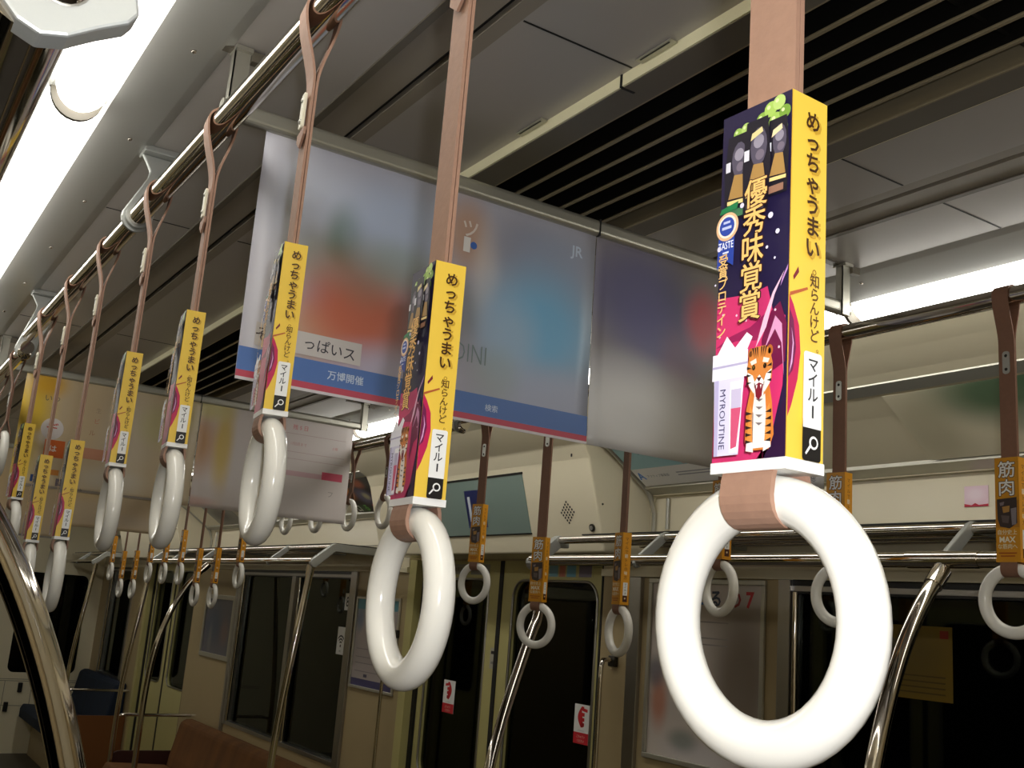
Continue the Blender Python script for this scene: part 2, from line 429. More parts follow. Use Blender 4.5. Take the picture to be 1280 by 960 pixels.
# ------------------------------------------------------------------ ceiling lights
def ceiling_light(s, y, label):
    root = empty('ceiling_light', (s * .795, y, 2.335), label, 'ceiling light', 'ceiling lights over the %s rail' % ('near' if s < 0 else 'far'))
    L, r, n = 1.205, .0375, 12
    c = MB(); vs = []; k = 0
    rows = [(-.030, .2), (-.026, .62), (-.015, .9), (0, 1.), (L, 1.), (L + .015, .9), (L + .026, .62), (L + .030, .2)]
    for (yy, q) in rows:
        vs += [(r * q * math.cos(math.pi * j / n), yy, -r * 1.15 * q * math.sin(math.pi * j / n)) for j in range(n + 1)]
    m1 = n + 1
    c.add(vs, [(i * m1 + j, (i + 1) * m1 + j, (i + 1) * m1 + j + 1, i * m1 + j + 1) for i in range(len(rows) - 1) for j in range(n)], M['lamp'], True)
    c.build('lamp_cover', root)
    e = MB(); pts = [(r * 1.02 * math.cos(math.pi * j / n), -r * 1.17 * math.sin(math.pi * j / n)) for j in range(n + 1)]
    e.prism(pts, (0, L + .034, 0), (1, 0, 0), (0, 0, 1), (0, 1, 0), .008, M['frame_dn'])
    e.build('end_plate', root)
    return root
ly = [-1.15 + 1.27 * k for k in range(10)]
ords = ['', 'second', 'third', 'fourth', 'fifth', 'sixth', 'seventh', 'eighth', 'ninth', 'tenth', 'eleventh', 'twelfth', 'thirteenth', 'fourteenth', 'fifteenth']
for s in (-1, 1):
    for k, y in enumerate(ly):
        yy = y + (.235 if s < 0 else 0.1)
        if yy + 1.23 > Y1: continue
        side = 'near handrail' if s < 0 else 'far handrail'
        ceiling_light(s, yy, 'glowing white lamp above the %s, %s in the row from the camera end' % (side, ['first', 'second', 'third', 'fourth', 'fifth', 'sixth', 'seventh', 'eighth', 'ninth', 'tenth'][k]))

# ------------------------------------------------------------------ handrails
def rail(x, ya, yb, z, label, brk, dome=None):
    root = empty('handrail', (x, ya, z), label, 'handrail', 'overhead handrails')
    t = MB(); t.tube([(0, 0, 0), (0, yb - ya, 0)], .0168, M['chrome'], 24); t.build('pipe', root)
    sg = 1 if x < 0 else -1
    for y in brk:
        q = MB(); y_ = y - ya; top = 2.352 - z
        out = [(-.008, top - .012), (.0, top - .024), (.009, top - .04), (.007, top - .052)]
        n = 10; arc = [(.0255 * math.cos(R(165 + 195 * i / n)), .0255 * math.sin(R(165 + 195 * i / n))) for i in range(n + 1)]
        right = [(.028, .02), (.05, top - .075), (.062, top - .056), (.064, top - .04), (.074, top - .024), (.084, top - .012)]
        q.prism([(sg * a, b_) for a, b_ in out + arc + right], (0, y_ - .004, 0), (1, 0, 0), (0, 0, 1), (0, 1, 0), .008, M['cast'])
        q.box((sg * -.008, y_ - .022, top - .012), (sg * .084, y_ + .022, top), M['cast'])
        q.build('bracket', root, bevel=.002)
        q = MB(); q.tube([(0, y_ - .014, 0), (0, y_ + .014, 0)], .0205, M['cast'], 24); q.build('collar', root, bevel=.002)
    if dome:
        q = MB(); q.dome((sg * -.002, dome - ya - .004, -.012), .0175, (0, -1, 0), M['chrome'], 20, 7, .9); q.build('bolt_cap', root)
    return root
RZ = 2.225
rail(-.65, -.7, 2.87, RZ, 'chrome overhead handrail in the foreground carrying the yellow advert straps', [1.77])
rail(-.65, 2.87, 4.72, 2.192, 'chrome overhead handrail continuing past the foreground rail at far left', [2.905], 2.895)
rail(.65, -.7, 2.87, RZ, 'chrome overhead handrail across the car carrying the brown straps at right', [1.77])
rail(.65, 2.87, 4.72, 2.205, 'chrome overhead handrail by the doorway across the car with short bare straps', [2.905], 2.895)
rail(.65, 4.74, 8.1, RZ, 'chrome overhead handrail far down the car above the brown bench', [4.78, 6.2, 7.9])

# ------------------------------------------------------------------ hanging straps
SW, SD, SH = .042, .0235, .172       # sleeve: width along the car, depth across, height
def front_tiger(mb):
    """dark picture side (faces -x): u runs along -y"""
    F = Face(mb, (-SD / 2, SW / 2, -SH / 2), (0, -1, 0), (0, 0, 1)); W, H = SW, SH
    def P(pts, *c): F.poly([(p[0] * W, p[1] * H) for p in pts], ink(*c) if c else M['white'])
    def E(u, v, ru, rv, *c, n=14): P(circ(u, v, ru, n, rv), *c)
    A = W / H
    P(rect(0, 0, 1, 1), 34, 26, 62); F.up()
    P([(0, .02), (.72, .02), (.8, .06), (.95, .2), (.97, .38), (.8, .40), (.72, .47), (.5, .46), (0, .47)], 206, 52, 108)
    P([(.62, .02), (1, .02), (1, .18), (.9, .12), (.8, .07)], 44, 22, 58); F.up()
    P([(.66, .17), (.8, .24), (.98, .26), (.99, .36), (.9, .42), (.78, .40), (.66, .33)], 110, 22, 66)
    P([(0, .33), (.3, .34), (.6, .33), (.72, .40), (.5, .37), (.2, .355)], 150, 30, 84); F.up()
    P([(.7, .30), (.84, .35), (.93, .31), (.97, .22), (.93, .36), (.84, .385)], 214, 150, 190)
    P([(.58, .31), (.72, .36), (.82, .44), (.95, .5), (.8, .45), (.68, .385)], 236, 190, 214)
    P([(.9, .46), (.99, .5), (1, .515), (.92, .48)], 190, 140, 200); F.up()
    for u, v in ((.84, .40), (.1, .42), (.3, .41), (.9, .30), (.06, .36), (.44, .39)): E(u, v, .014, .014 * A, 245, 200, 220)
    # grapes and leaf
    for u, v, r, c in ((.24, .935, .05, (150, 186, 84)), (.36, .94, .052, (176, 206, 110)), (.6, .945, .065, (140, 178, 72)), (.72, .965, .068, (168, 202, 96)), (.84, .975, .065, (186, 214, 120)), (.66, .91, .07, (128, 168, 64)), (.8, .925, .072, (160, 196, 90)), (.93, .94, .06, (120, 160, 60)), (.55, .90, .055, (120, 162, 66)), (.9, .895, .06, (106, 146, 54))):
        r *= 1.35; E(u, v, r, r * A, *c); F.up(); E(u - r * .3, v + r * .3 * A, r * .28, r * .28 * A, 216, 232, 170)
    P([(.42, .885), (.52, .91), (.6, .90), (.58, .87), (.5, .865)], 38, 128, 92); F.up()
    # three drink pouches
    for (u, v, k, cap) in ((.27, .795, 1.15, (70, 120, 84)), (.86, .81, 1.0, (150, 110, 90)), (.58, .80, 1.25, (90, 84, 100))):
        P([(u - .14 * k, v - .1 * k), (u + .14 * k, v - .1 * k), (u + .16 * k, v + .02), (u + .12 * k, v + .115 * k), (u - .12 * k, v + .115 * k), (u - .16 * k, v + .02)], 26, 22, 36); F.up()
        E(u + .03, v + .05 * k, .095 * k, .045 * k, 84, 78, 96); F.up()
        E(u + .03, v + .062 * k, .06 * k, .016 * k, 150, 144, 160); E(u + .05, v + .03 * k, .05 * k, .012 * k, 118, 108, 124)
        P([(u - .1 * k, v - .045 * k), (u + .12 * k, v - .05 * k), (u + .08 * k, v + .01), (u - .03 * k, v + .015)], 170, 132, 74); F.up()
        P([(u - .11 * k, v - .06 * k), (u + .13 * k, v - .064 * k), (u + .13 * k, v - .054 * k), (u - .11 * k, v - .05 * k)], 242, 212, 140)
        P(rect(u - .14 * k, v + .025 * k, u - .08 * k, v + .05 * k), 220, 220, 230); F.up()
        P(rect(u - .1 * k, v - .095 * k, u + .1 * k, v - .075 * k), *cap); F.up()
    P([(.5, .885), (.68, .90), (.66, .915), (.52, .905)], 226, 210, 150); P([(.8, .87), (.95, .885), (.94, .90), (.82, .89)], 236, 216, 170); F.up()
    P([(.07, .70), (.33, .705), (.35, .725), (.1, .715)], 30, 120, 70); F.up()
    # medal and ribbon
    P([(.06, .545), (.17, .567), (.30, .545), (.31, .63), (.07, .63)], 40, 66, 158); F.up()
    E(.2, .66, .165, .165 * A, 226, 182, 140, n=26); F.up(); E(.2, .66, .135, .135 * A, 250, 232, 214, n=26); F.up(); E(.2, .66, .11, .11 * A, 44, 70, 164, n=26); F.up()
    P(rect(.13, .652, .27, .66), 190, 200, 236); P(rect(.15, .668, .25, .675), 190, 200, 236)
    F.text('TASTE', .195 * W, .606 * H, .0036, ink(236, 238, 250), .01, fit=.22 * W)
    P(rect(.15, .583, .24, .588), 210, 216, 240); F.up()
    for u, v, r in ((.83, .65, .035), (.93, .60, .028), (.79, .565, .018), (.1, .60, .03), (.42, .705, .03), (.9, .53, .014), (.06, .5, .012), (.7, .51, .012)): E(u, v, r, r * A, 222, 216, 244)
    F.up()
    # gold captions
    for i, ch in enumerate('優秀味覚賞'):
        cx, cy = (.62 - .006 * i) * W, (.728 - .078 * i) * H
        F.bold(ch, cx, cy, .0136, ink(56, 26, 24), .00062, .95, 8); F.up()
        F.bold(ch, cx, cy, .0134, ink(240, 190, 112), .00018, .95)
    for i, ch in enumerate('受賞プロテイン'):
        F.text(ch, .2 * W, (.56 - .033 * i) * H, .0062, ink(238, 192, 120), .01, em=True)
    F.up()
    # shaker cup
    P([(.16, .03), (.5, .03), (.555, .23), (.13, .23)], 216, 212, 236); P([(.10, .23), (.6, .23), (.6, .30), (.10, .30)], 236, 234, 246); F.up()
    P([(.17, .30), (.3, .345), (.42, .31), (.58, .345), (.66, .33), (.58, .295), (.17, .295)], 244, 242, 250)
    P([(.16, .03), (.21, .03), (.2, .23), (.14, .23)], 184, 176, 214); P(rect(.1, .262, .6, .268), 180, 172, 206); F.up()
    P([(.38, .035), (.5, .035), (.555, .22), (.37, .22)], 246, 244, 250); F.up()
    P([(.40, .045), (.48, .05), (.53, .15), (.39, .15)], 206, 84, 120); P(rect(.39, .15, .53, .20), 196, 186, 214)
    F.text('MYROUTINE', .27 * W, .125 * H, .0034, ink(60, 50, 96), 0, rot=-math.pi / 2)
    F.up()
    # tiger, seated, facing out
    P([(.60, .06), (.66, .035), (.92, .035), (.98, .07), (.95, .15), (.90, .21), (.68, .21), (.61, .14)], 208, 122, 52); F.up()
    P([(.71, .04), (.86, .04), (.88, .12), (.85, .2), (.73, .2), (.69, .12)], 238, 228, 220)
    P([(.62, .04), (.71, .035), (.71, .13), (.66, .15)], 222, 142, 66); P([(.86, .035), (.95, .045), (.92, .15), (.87, .13)], 222, 142, 66); F.up()
    P([(.62, .035), (.72, .03), (.71, .055), (.63, .06)], 240, 232, 226); P([(.85, .03), (.95, .04), (.94, .06), (.86, .055)], 240, 232, 226); F.up()
    for k in range(5):
        P([(.615, .135 - .018 * k), (.70, .128 - .018 * k), (.615, .125 - .018 * k)], 44, 30, 28); P([(.95, .135 - .018 * k), (.87, .128 - .018 * k), (.95, .125 - .018 * k)], 44, 30, 28)
        P([(.74, .185 - .02 * k), (.84, .182 - .02 * k), (.79, .176 - .02 * k)], 120, 108, 110)
    F.up()
    for u in (.665, .915): E(u, .283, .042, .015, 176, 96, 40)
    F.up()
    for u in (.665, .915): E(u, .282, .02, .008, 60, 34, 30)
    P([(.62, .25), (.66, .285), (.72, .298), (.86, .298), (.92, .285), (.96, .25), (.95, .21), (.88, .175), (.79, .165), (.70, .175), (.63, .21)], 206, 126, 58); F.up()
    P([(.63, .235), (.70, .225), (.74, .20), (.72, .178), (.65, .20)], 240, 232, 224); P([(.95, .235), (.88, .225), (.84, .20), (.86, .178), (.93, .20)], 240, 232, 224)
    P([(.72, .205), (.79, .225), (.86, .205), (.85, .172), (.79, .163), (.73, .172)], 246, 238, 232)
    P([(.66, .262), (.74, .268), (.75, .256), (.68, .252)], 238, 226, 208); P([(.92, .262), (.84, .268), (.83, .256), (.90, .252)], 238, 226, 208); F.up()
    P([(.735, .198), (.79, .205), (.845, .198), (.83, .170), (.79, .160), (.75, .170)], 122, 24, 44); P([(.755, .218), (.825, .218), (.79, .206)], 70, 34, 40); F.up()
    P([(.752, .198), (.762, .188), (.772, .198)], 250, 246, 240); P([(.808, .198), (.818, .188), (.828, .198)], 250, 246, 240)
    for sgn in (-1, 1):
        E(.79 + sgn * .075, .245, .022, .007, 30, 22, 18); E(.79 + sgn * .075, .2455, .009, .004, 226, 196, 90)
        for k in range(3):
            P([(.79 + sgn * .165, .25 - .02 * k), (.79 + sgn * .10, .243 - .018 * k), (.79 + sgn * .165, .242 - .02 * k)], 40, 28, 26)
            P([(.79 + sgn * (.02 + .03 * k), .296), (.79 + sgn * (.04 + .03 * k), .296), (.79 + sgn * (.02 + .022 * k), .268)], 40, 28, 26)
def side_yellow(mb):
    """yellow side (faces -y): u runs along +x"""
    F = Face(mb, (-SD / 2, -SW / 2, -SH / 2), (1, 0, 0), (0, 0, 1)); W, H = SD, SH
    def P(pts, *c): F.poly([(p[0] * W, p[1] * H) for p in pts], ink(*c) if c else M['white'])
    P(rect(0, 0, 1, 1), 238, 200, 74); F.up()
    P([(0, .12), (.1, .15), (.26, .22), (.33, .29), (.28, .36), (.12, .41), (0, .435)], 190, 30, 84); F.up()
    P([(0, .22), (.12, .24), (.2, .30), (.12, .37), (0, .40)], 110, 24, 74); F.up()
    P([(.02, .23), (.1, .26), (.13, .31), (.06, .35), (.10, .31), (.07, .27)], 220, 170, 214)
    P([(.1, .475), (.24, .50), (.22, .515), (.08, .485)], 120, 26, 46); P([(-.0, .43), (.5, .462), (.48, .468), (0, .44)], 180, 90, 50); F.up()
    for i, ch in enumerate('めっちゃうまい'):
        v = .93 - .0592 * i; h = .0104
        F.text(ch, .63 * W, (v - .005) * H, h, ink(204, 162, 50), .03, em=True)
        F.up(); F.text(ch, .56 * W, v * H, h, ink(66, 38, 10), .022, em=True)
    F.text('。', .74 * W, .525 * H, .009, ink(150, 110, 30), .0, em=True)
    for i, ch in enumerate('知らんけど'):
        v = .487 - .0362 * i
        F.text(ch, .64 * W, v * H, .0066, ink(90, 56, 14), .012, em=True)
    F.text('。', .80 * W, .312 * H, .005, ink(110, 76, 20), 0, em=True); F.up()
    F.poly([(p[0], p[1]) for p in rrect(.36 * W, .116 * H, .86 * W, .297 * H, .0015)], M['white'])
    F.poly([(p[0], p[1]) for p in rrect(.36 * W, .02 * H, .86 * W, .115 * H, .0015)], ink(22, 20, 20)); F.up()
    P(rect(.36, .102, .86, .14)); F.up()
    for i, ch in enumerate('マイル'): F.text(ch, .61 * W, (.265 - .039 * i) * H, .0070, ink(40, 40, 44), .014, em=True)
    P(rect(.59, .128, .64, .160), 40, 40, 44)
    F.poly(circ(.65 * W, .066 * H, .0029, 16), M['white']); F.poly([(.42 * W, .038 * H), (.45 * W, .034 * H), (.59 * W, .056 * H), (.55 * W, .061 * H)], M['white']); F.up()
    F.poly(circ(.65 * W, .066 * H, .0019, 16), ink(22, 20, 20))
def front_muscle(mb):
    F = Face(mb, (-SD / 2, SW / 2, -SH / 2), (0, -1, 0), (0, 0, 1)); W, H = SW, SH; A = W / H
    def P(pts, *c): F.poly([(p[0] * W, p[1] * H) for p in pts], ink(*c) if c else M['white'])
    P(rect(0, 0, 1, 1), 206, 142, 22); F.up()
    P(rect(.0, .32, 1, .58), 186, 122, 18); F.up()
    for i, ch in enumerate('筋肉'):
        v = .885 - .178 * i
        F.bold(ch, .5 * W, v * H, .0270, ink(86, 52, 14), .0015, 1.1, 10); F.up(); F.bold(ch, .5 * W, v * H, .0268, ink(236, 234, 228), .0004, 1.1); F.up()
    P([(.08, .595), (.92, .61), (.92, .36), (.6, .31), (.2, .33), (.1, .40)], 58, 44, 40); F.up()
    P([(.3, .52), (.62, .53), (.6, .47), (.34, .46)], 172, 128, 62); P([(.2, .56), (.4, .57), (.36, .535), (.22, .53)], 128, 116, 118); P([(.66, .50), (.9, .51), (.88, .35), (.7, .34)], 130, 122, 126); P([(.25, .44), (.6, .43), (.55, .36), (.3, .37)], 96, 82, 78); F.up()
    F.text('自分史上', .5 * W, .275 * H, .0085, ink(226, 220, 186), .012, fit=.86 * W)
    F.text('MAX', .5 * W, .205 * H, .0098, ink(236, 230, 206), .03, fit=.94 * W)
    F.text('な筋肉へ', .5 * W, .14 * H, .0085, ink(226, 220, 186), .012, fit=.86 * W)
    for k, (a, c) in enumerate(((.12, .88), (.2, .8))): P(rect(a, .07 - .028 * k, c, .082 - .028 * k), 160, 76, 16)
def side_muscle(mb):
    F = Face(mb, (-SD / 2, -SW / 2, -SH / 2), (1, 0, 0), (0, 0, 1)); W, H = SD, SH
    def P(pts, *c): F.poly([(p[0] * W, p[1] * H) for p in pts], ink(*c) if c else M['white'])
    P(rect(0, 0, 1, 1), 222, 152, 22); F.up()
    for i, ch in enumerate('マイルで筋トレの味方'):
        wt = ch in '筋味'
        F.text(ch, .5 * W, (.91 - .06 * i) * H, .0095, ink(236, 232, 214) if wt else ink(140, 72, 8), .012, em=True)
    F.up(); P(rect(.28, .12, .8, .30)); P(rect(.28, .03, .8, .12), 70, 26, 16); F.up()
    for i, ch in enumerate('マイル'): F.text(ch, .54 * W, (.272 - .038 * i) * H, .0062, ink(50, 44, 40), .012, em=True)
    P(rect(.52, .135, .57, .165), 50, 44, 40); F.poly(circ(.54 * W, .08 * H, .0022, 14), ink(226, 200, 160))

def belt_mesh(mb, L, w, m, rt=.0105, rr=.0168, t=.0026, zs=None):
    """closed leather loop: over the rail (origin), down, round the ring tube at z=-L"""
    Rr = rr + t / 2 + .0006; Rt = rt + t / 2 + .0004; g = t * .62
    pts = [(Rr * math.cos(R(a)), Rr * math.sin(R(a))) for a in range(0, 181, 12)]
    def strand(x0, z0, x1, z1, n):
        return [(x0 + (x1 - x0) * (3 * q * q - 2 * q ** 3), z0 + (z1 - z0) * q) for q in [i / n for i in range(1, n + 1)]]
    left = strand(-Rr, 0, -g, -.085, 9)
    left += [(-g, -.085 - (L - .085 - .042) * i / 4) for i in range(1, 5)]
    left += strand(-g, -L + .042, -Rt, -L, 6)
    bot = [(-Rt * math.cos(R(a)), -L - Rt * math.sin(R(a))) for a in range(15, 180, 15)]
    right = [(-x, z) for x, z in left[::-1]]
    P = pts + left + bot + right; n = len(P); vo = []; vi = []
    for i in range(n):
        a, c = Vector((*P[i - 1], 0)), Vector((*P[(i + 1) % n], 0)); d = (c - a).normalized(); nrm = Vector((-d.y, d.x, 0))
        p = Vector((*P[i], 0)); vo.append(p - nrm * t / 2); vi.append(p + nrm * t / 2)
    V = []
    for y in (-w / 2, w / 2):
        V += [(p.x, y, p.y) for p in vo]; V += [(p.x, y, p.y) for p in vi]
    fs = []
    for i in range(n):
        j = (i + 1) % n
        fs += [(i, j, 2 * n + j, 2 * n + i), (n + j, n + i, 3 * n + i, 3 * n + j), (j, i, n + i, n + j), (2 * n + i, 2 * n + j, 3 * n + j, 3 * n + i)]
    mb.add(V, fs, m, False)
def make_strap(L, kind):
    """L: rail centre to the ring's top tube centre"""
    root = empty('hanging_strap', (0, 0, 0))
    w = .029; bm = M['belt'] if kind == 'tiger' else M['belt_dim']
    q = MB(); belt_mesh(q, L, w, bm); q.build('belt', root)
    q = MB()
    if kind == 'tiger':
        q.prism(rrect(-.0065, -.132, .0065, -.092, .003), (-.0048, 0, 0), (0, 1, 0), (0, 0, 1), (-1, 0, 0), .0035, M['buckle'])
        bk = q.build('buckle', root, bevel=.001)
        q = MB(); q.prism([(-.0145, -.134), (.0145, -.134), (.0145, -.142), (0, -.153), (-.0145, -.142)], (-.0042, 0, 0), (0, 1, 0), (0, 0, 1), (-1, 0, 0), .0024, bm); q.build('strap_tip', root)
    else:
        q.prism(rrect(-.0065, -.138, .0065, -.098, .0055), (-.0036, 0, 0), (0, 1, 0), (0, 0, 1), (-1, 0, 0), .0016, M['plate'])
        bk = q.build('buckle', root)
    for z in ((-.10, -.124) if kind == 'tiger' else (-.106, -.130)):
        q = MB(); q.dome((-.0050 if kind != 'tiger' else -.0082, 0, z), .003, (-1, 0, 0), M['plate'] if kind == 'tiger' else M['rivet'], 10, 3, .6); q.build('rivet', bk)
    if kind != 'short':
        sl = MB(); x, y, h = SD / 2, SW / 2, SH / 2; t = .0008; em = ink(238, 200, 76) if kind == 'tiger' else ink(206, 142, 22)
        sl.box((-x, -y, -h), (-x + t, y, h), em); sl.box((x - t, -y, -h), (x, y, h), em); sl.box((-x, -y, -h), (x, -y + t, h), em); sl.box((-x, y - t, -h), (x, y, h), em)
        rim = M['white'] if kind == 'tiger' else em
        sl.box((-x - .0006, -y - .0006, -h - .0015), (x + .0006, y + .0006, -h + .0035), rim)      # folded lower flap
        sl.box((-x, -y, h - .0012), (-x + .004, y, h + .0002), em); sl.box((x - .004, -y, h - .0012), (x, y, h + .0002), em)
        s = sl.build('sleeve', root, loc=(0, 0, -L + .012 + SH / 2))
        q = MB(); (front_tiger if kind == 'tiger' else front_muscle)(q); q.build('front_print', s)
        q = MB(); (side_yellow if kind == 'tiger' else side_muscle)(q); q.build('side_print', s)
    r = MB(); rm, rt = .0515, .0105
    r.tube([(0, rm * math.sin(2 * math.pi * i / 48), -L - rm + rm * math.cos(2 * math.pi * i / 48)) for i in range(48)], rt, M['ring'], 18, closed=True)
    r.build('ring', root)
    return root
protos = {}
def strap(kind, x, y, zring, zr, label, group, yaw=0.):
    """zring: height of the ring's centre"""
    L = round(zr - zring - .0515, 3); k = (kind, L)
    if k not in protos: o = protos[k] = make_strap(L, kind)
    else: o = copy_tree(protos[k])
    o.location = (x, y, zr); o.rotation_euler = (0, 0, R(yaw)); tag(o, label, 'hanging strap', group)
    return o
gA, gB, gC, gD = 'straps with tiger adverts on the near rail', 'straps with brown muscle adverts on the far rail', 'short bare straps by the doorway', 'straps far down the car above the brown bench'
lo, hi = 1.627, 1.728
for y, z, lab, yaw in ((.326, lo, 'nearest hanging strap, huge white ring at lower right, navy and pink tiger advert sleeve', 2),
                  (.653, lo, 'second nearest hanging strap, tall ring in the lower middle below a yellow advert sleeve', -5),
                  (.978, hi, 'third hanging strap from the camera, yellow sleeve over the left blurred poster', -8),
                  (1.316, hi, 'fourth hanging strap from the camera, yellow sleeve just left of the blurred poster', -6),
                  (1.63, hi, 'fifth hanging strap from the camera on the near rail, ring over the beige far poster', -5),
                  (1.975, lo, 'sixth hanging strap from the camera on the near rail, low ring', -4),
                  (2.285, lo, 'seventh hanging strap from the camera, low ring just right of the curved pole', -3),
                  (2.61, hi, 'eighth hanging strap from the camera, last before the rail bracket at far left', 3)):
    strap('tiger', -.65, y, z, RZ, lab, gA, yaw)
for y, z, lab, yaw in ((1.02, 1.706, 'brown hanging strap cut off by the right edge with muscle advert sleeve', 0),
                  (1.378, 1.706, 'brown hanging strap right of the navy advert sleeve, second from the right edge', 4),
                  (1.70, 1.712, 'brown hanging strap seen through the big white ring of the nearest strap', -9),
                  (2.04, 1.604, 'brown hanging strap with low ring before the cream pillar, left of the big ring', -11),
                  (2.395, 1.60, 'brown hanging strap with low ring in front of the right door leaf', 21),
                  (2.735, 1.706, 'brown hanging strap with ring in front of the left door leaf below the screen', 17)):
    strap('muscle', .65, y, z, RZ, lab, gB, yaw)
for y, lab in ((3.40, 'short bare brown strap left of the second advert sleeve, before the colourful cornice poster'), (3.70, 'short bare brown strap at the right edge of the pale hanging poster'), (4.02, 'short bare strap mostly hidden behind the pale hanging poster, nearer one'), (4.35, 'short bare strap mostly hidden behind the pale hanging poster, farther one')):
    strap('short', .65, y, 1.945, 2.205, lab, gC)
far_n = ['first', 'second', 'third', 'fourth', 'fifth', 'sixth', 'seventh', 'eighth', 'ninth']
for k, (y, z) in enumerate(((4.88, 1.706), (5.23, 1.602), (5.53, 1.602), (5.86, 1.706), (6.19, 1.706), (6.52, 1.706), (6.85, 1.602), (7.18, 1.602), (7.51, 1.706))):
    strap('muscle', .65, y, z, RZ, 'small distant brown strap above the brown bench, %s from the right of its row' % far_n[k], gD)
for y, lab in ((3.02, 'bare strap just beyond the rail bracket at the left edge'), (3.33, 'bare strap farthest along the near rail at the left edge')):
    strap('short', -.65, y, 1.93, 2.192, lab, 'bare straps at the left edge')

# ------------------------------------------------------------------ hanging posters across the aisle
def hanger(y, label):
    root = empty('poster_hanger', (0, y, 2.262), label, 'poster hanger', 'poster hangers across the aisle')
    q = MB(); q.prism(rrect(-.010, -.014, .010, .014, .008, 4), (-.648, 0, 0), (0, 1, 0), (0, 0, 1), (1, 0, 0), 1.272, M['alu'], False)
    q.box((-.006, -.0105, -.0145), (-.003, .0105, .0145), M['groove']); q.build('bar', root)
    for s in (-1, 1):
        q = MB(); x = s * (.605 if s > 0 else .632)
        q.box((x - .011, -.0125, -.016), (x + .011, -.0105, .086), M['alu']); q.box((x - .011, -.0125, -.016), (x - .009, .004, .086), M['alu'])
        q.box((x - .012, -.02, .083), (x + .012, .010, .089), M['alu'])
        q.box((x - .075, -.008, .086), (x + .045, .008, .09), M['frame_dn']); q.box((x + .012, -.018, .072), (x + .034, -.004, .087), M['frame_dn'])
        q.build('bracket', root)
    return root
def poster(x, y, z, w, h, mt, label, group, bow=.012, deco=None, name='hanging_poster', th=.0008):
    root = empty(name, (x, y, z), label, 'poster', group)
    q = MB(); n = 20; vs = []
    for j in range(n + 1):
        for i in range(n + 1):
            u, v = i / n, j / n
            vs.append((u * w, -bow * .6 * (1 - v) * (1 - v), v * h))
    k = len(vs); vs += [(a, b_ + th, c) for a, b_, c in vs]; m1 = n + 1; fs = []
    for j in range(n):
        for i in range(n):
            a = j * m1 + i; fs.append((a, a + 1, a + m1 + 1, a + m1)); fs.append((k + a + m1, k + a + m1 + 1, k + a + 1, k + a))
    ed = [j for j in range(m1)] + [j * m1 + n for j in range(1, m1)] + [n * m1 + n - i for i in range(1, m1)] + [(n - j) * m1 for j in range(1, n)]
    for i in range(len(ed)): a, c = ed[i], ed[(i + 1) % len(ed)]; fs.append((c, a, k + a, k + c))
    q.add(vs, fs, mt, True)
    if deco:
        d = MB(); F = Face(d, (0, -.0002, 0), (1, 0, 0), (0, 0, 1)); deco(F, w, h)
        # follow the sheet's bow
        d.v = [(a, b_ - bow * .6 * (1 - c / h) ** 2 - .0002, c) for a, b_, c in d.v]
        for f_, k_ in zip(d.f, d.m): q.add([d.v[i] for i in f_], [tuple(range(len(f_)))], d.mats[k_])
    q.build('sheet', root)
    return root
hanger(1.34, 'grey metal bar holding the big blurred posters across the aisle in the middle')
hanger(3.56, 'grey metal bar holding the yellow and beige posters farther down the aisle')
hanger(5.78, 'grey metal bar of the farthest hanging posters at the left edge')
p1 = blobs('poster_sky_print', (150, 150, 168), [
    (.03, .20, .06, .30, (206, 204, 216), .8), (.09, .26, .10, .09, (196, 204, 226), .8), (.10, .19, .07, .05, (150, 150, 138), .8), (.135, .235, .035, .055, (58, 92, 52), .75), (.10, .085, .06, .05, (196, 150, 104), .7),
    (.165, .125, .11, .09, (196, 84, 56), .95), (.17, .19, .06, .06, (150, 130, 112), .5), (.21, .27, .11, .08, (160, 178, 214), .85), (.22, .21, .08, .045, (122, 140, 120), .5), (.27, .12, .05, .10, (118, 84, 88), .6), (.23, .045, .12, .05, (176, 172, 204), .8),
    (.33, .29, .05, .07, (178, 120, 76), .7), (.335, .17, .04, .06, (96, 90, 84), .6), (.37, .24, .03, .09, (214, 200, 190), .5), (.44, .29, .08, .06, (120, 122, 142), .8), (.50, .28, .10, .07, (128, 146, 180), .7), (.48, .17, .13, .11, (96, 166, 220), 1.0), (.42, .14, .06, .08, (150, 180, 214), .7), (.50, .06, .14, .06, (160, 170, 204), .8), (.40, .08, .05, .05, (140, 160, 150), .4)], lift=.7)
p2 = blobs('poster_indigo_print', (128, 122, 120), [
    (.10, .27, .16, .12, (80, 78, 118), .95), (.16, .21, .13, .09, (70, 68, 122), .8), (.06, .13, .10, .05, (140, 138, 150), .7), (.245, .255, .05, .07, (206, 60, 72), .9), (.19, .17, .05, .08, (110, 64, 84), .5), (.10, .06, .20, .10, (226, 226, 228), 1.0), (.34, .09, .12, .08, (150, 140, 128), .8), (.50, .22, .09, .13, (84, 84, 106), .95), (.50, .05, .08, .10, (190, 190, 196), .9), (.5, .13, .06, .02, (70, 110, 120), .4)], lift=.75)
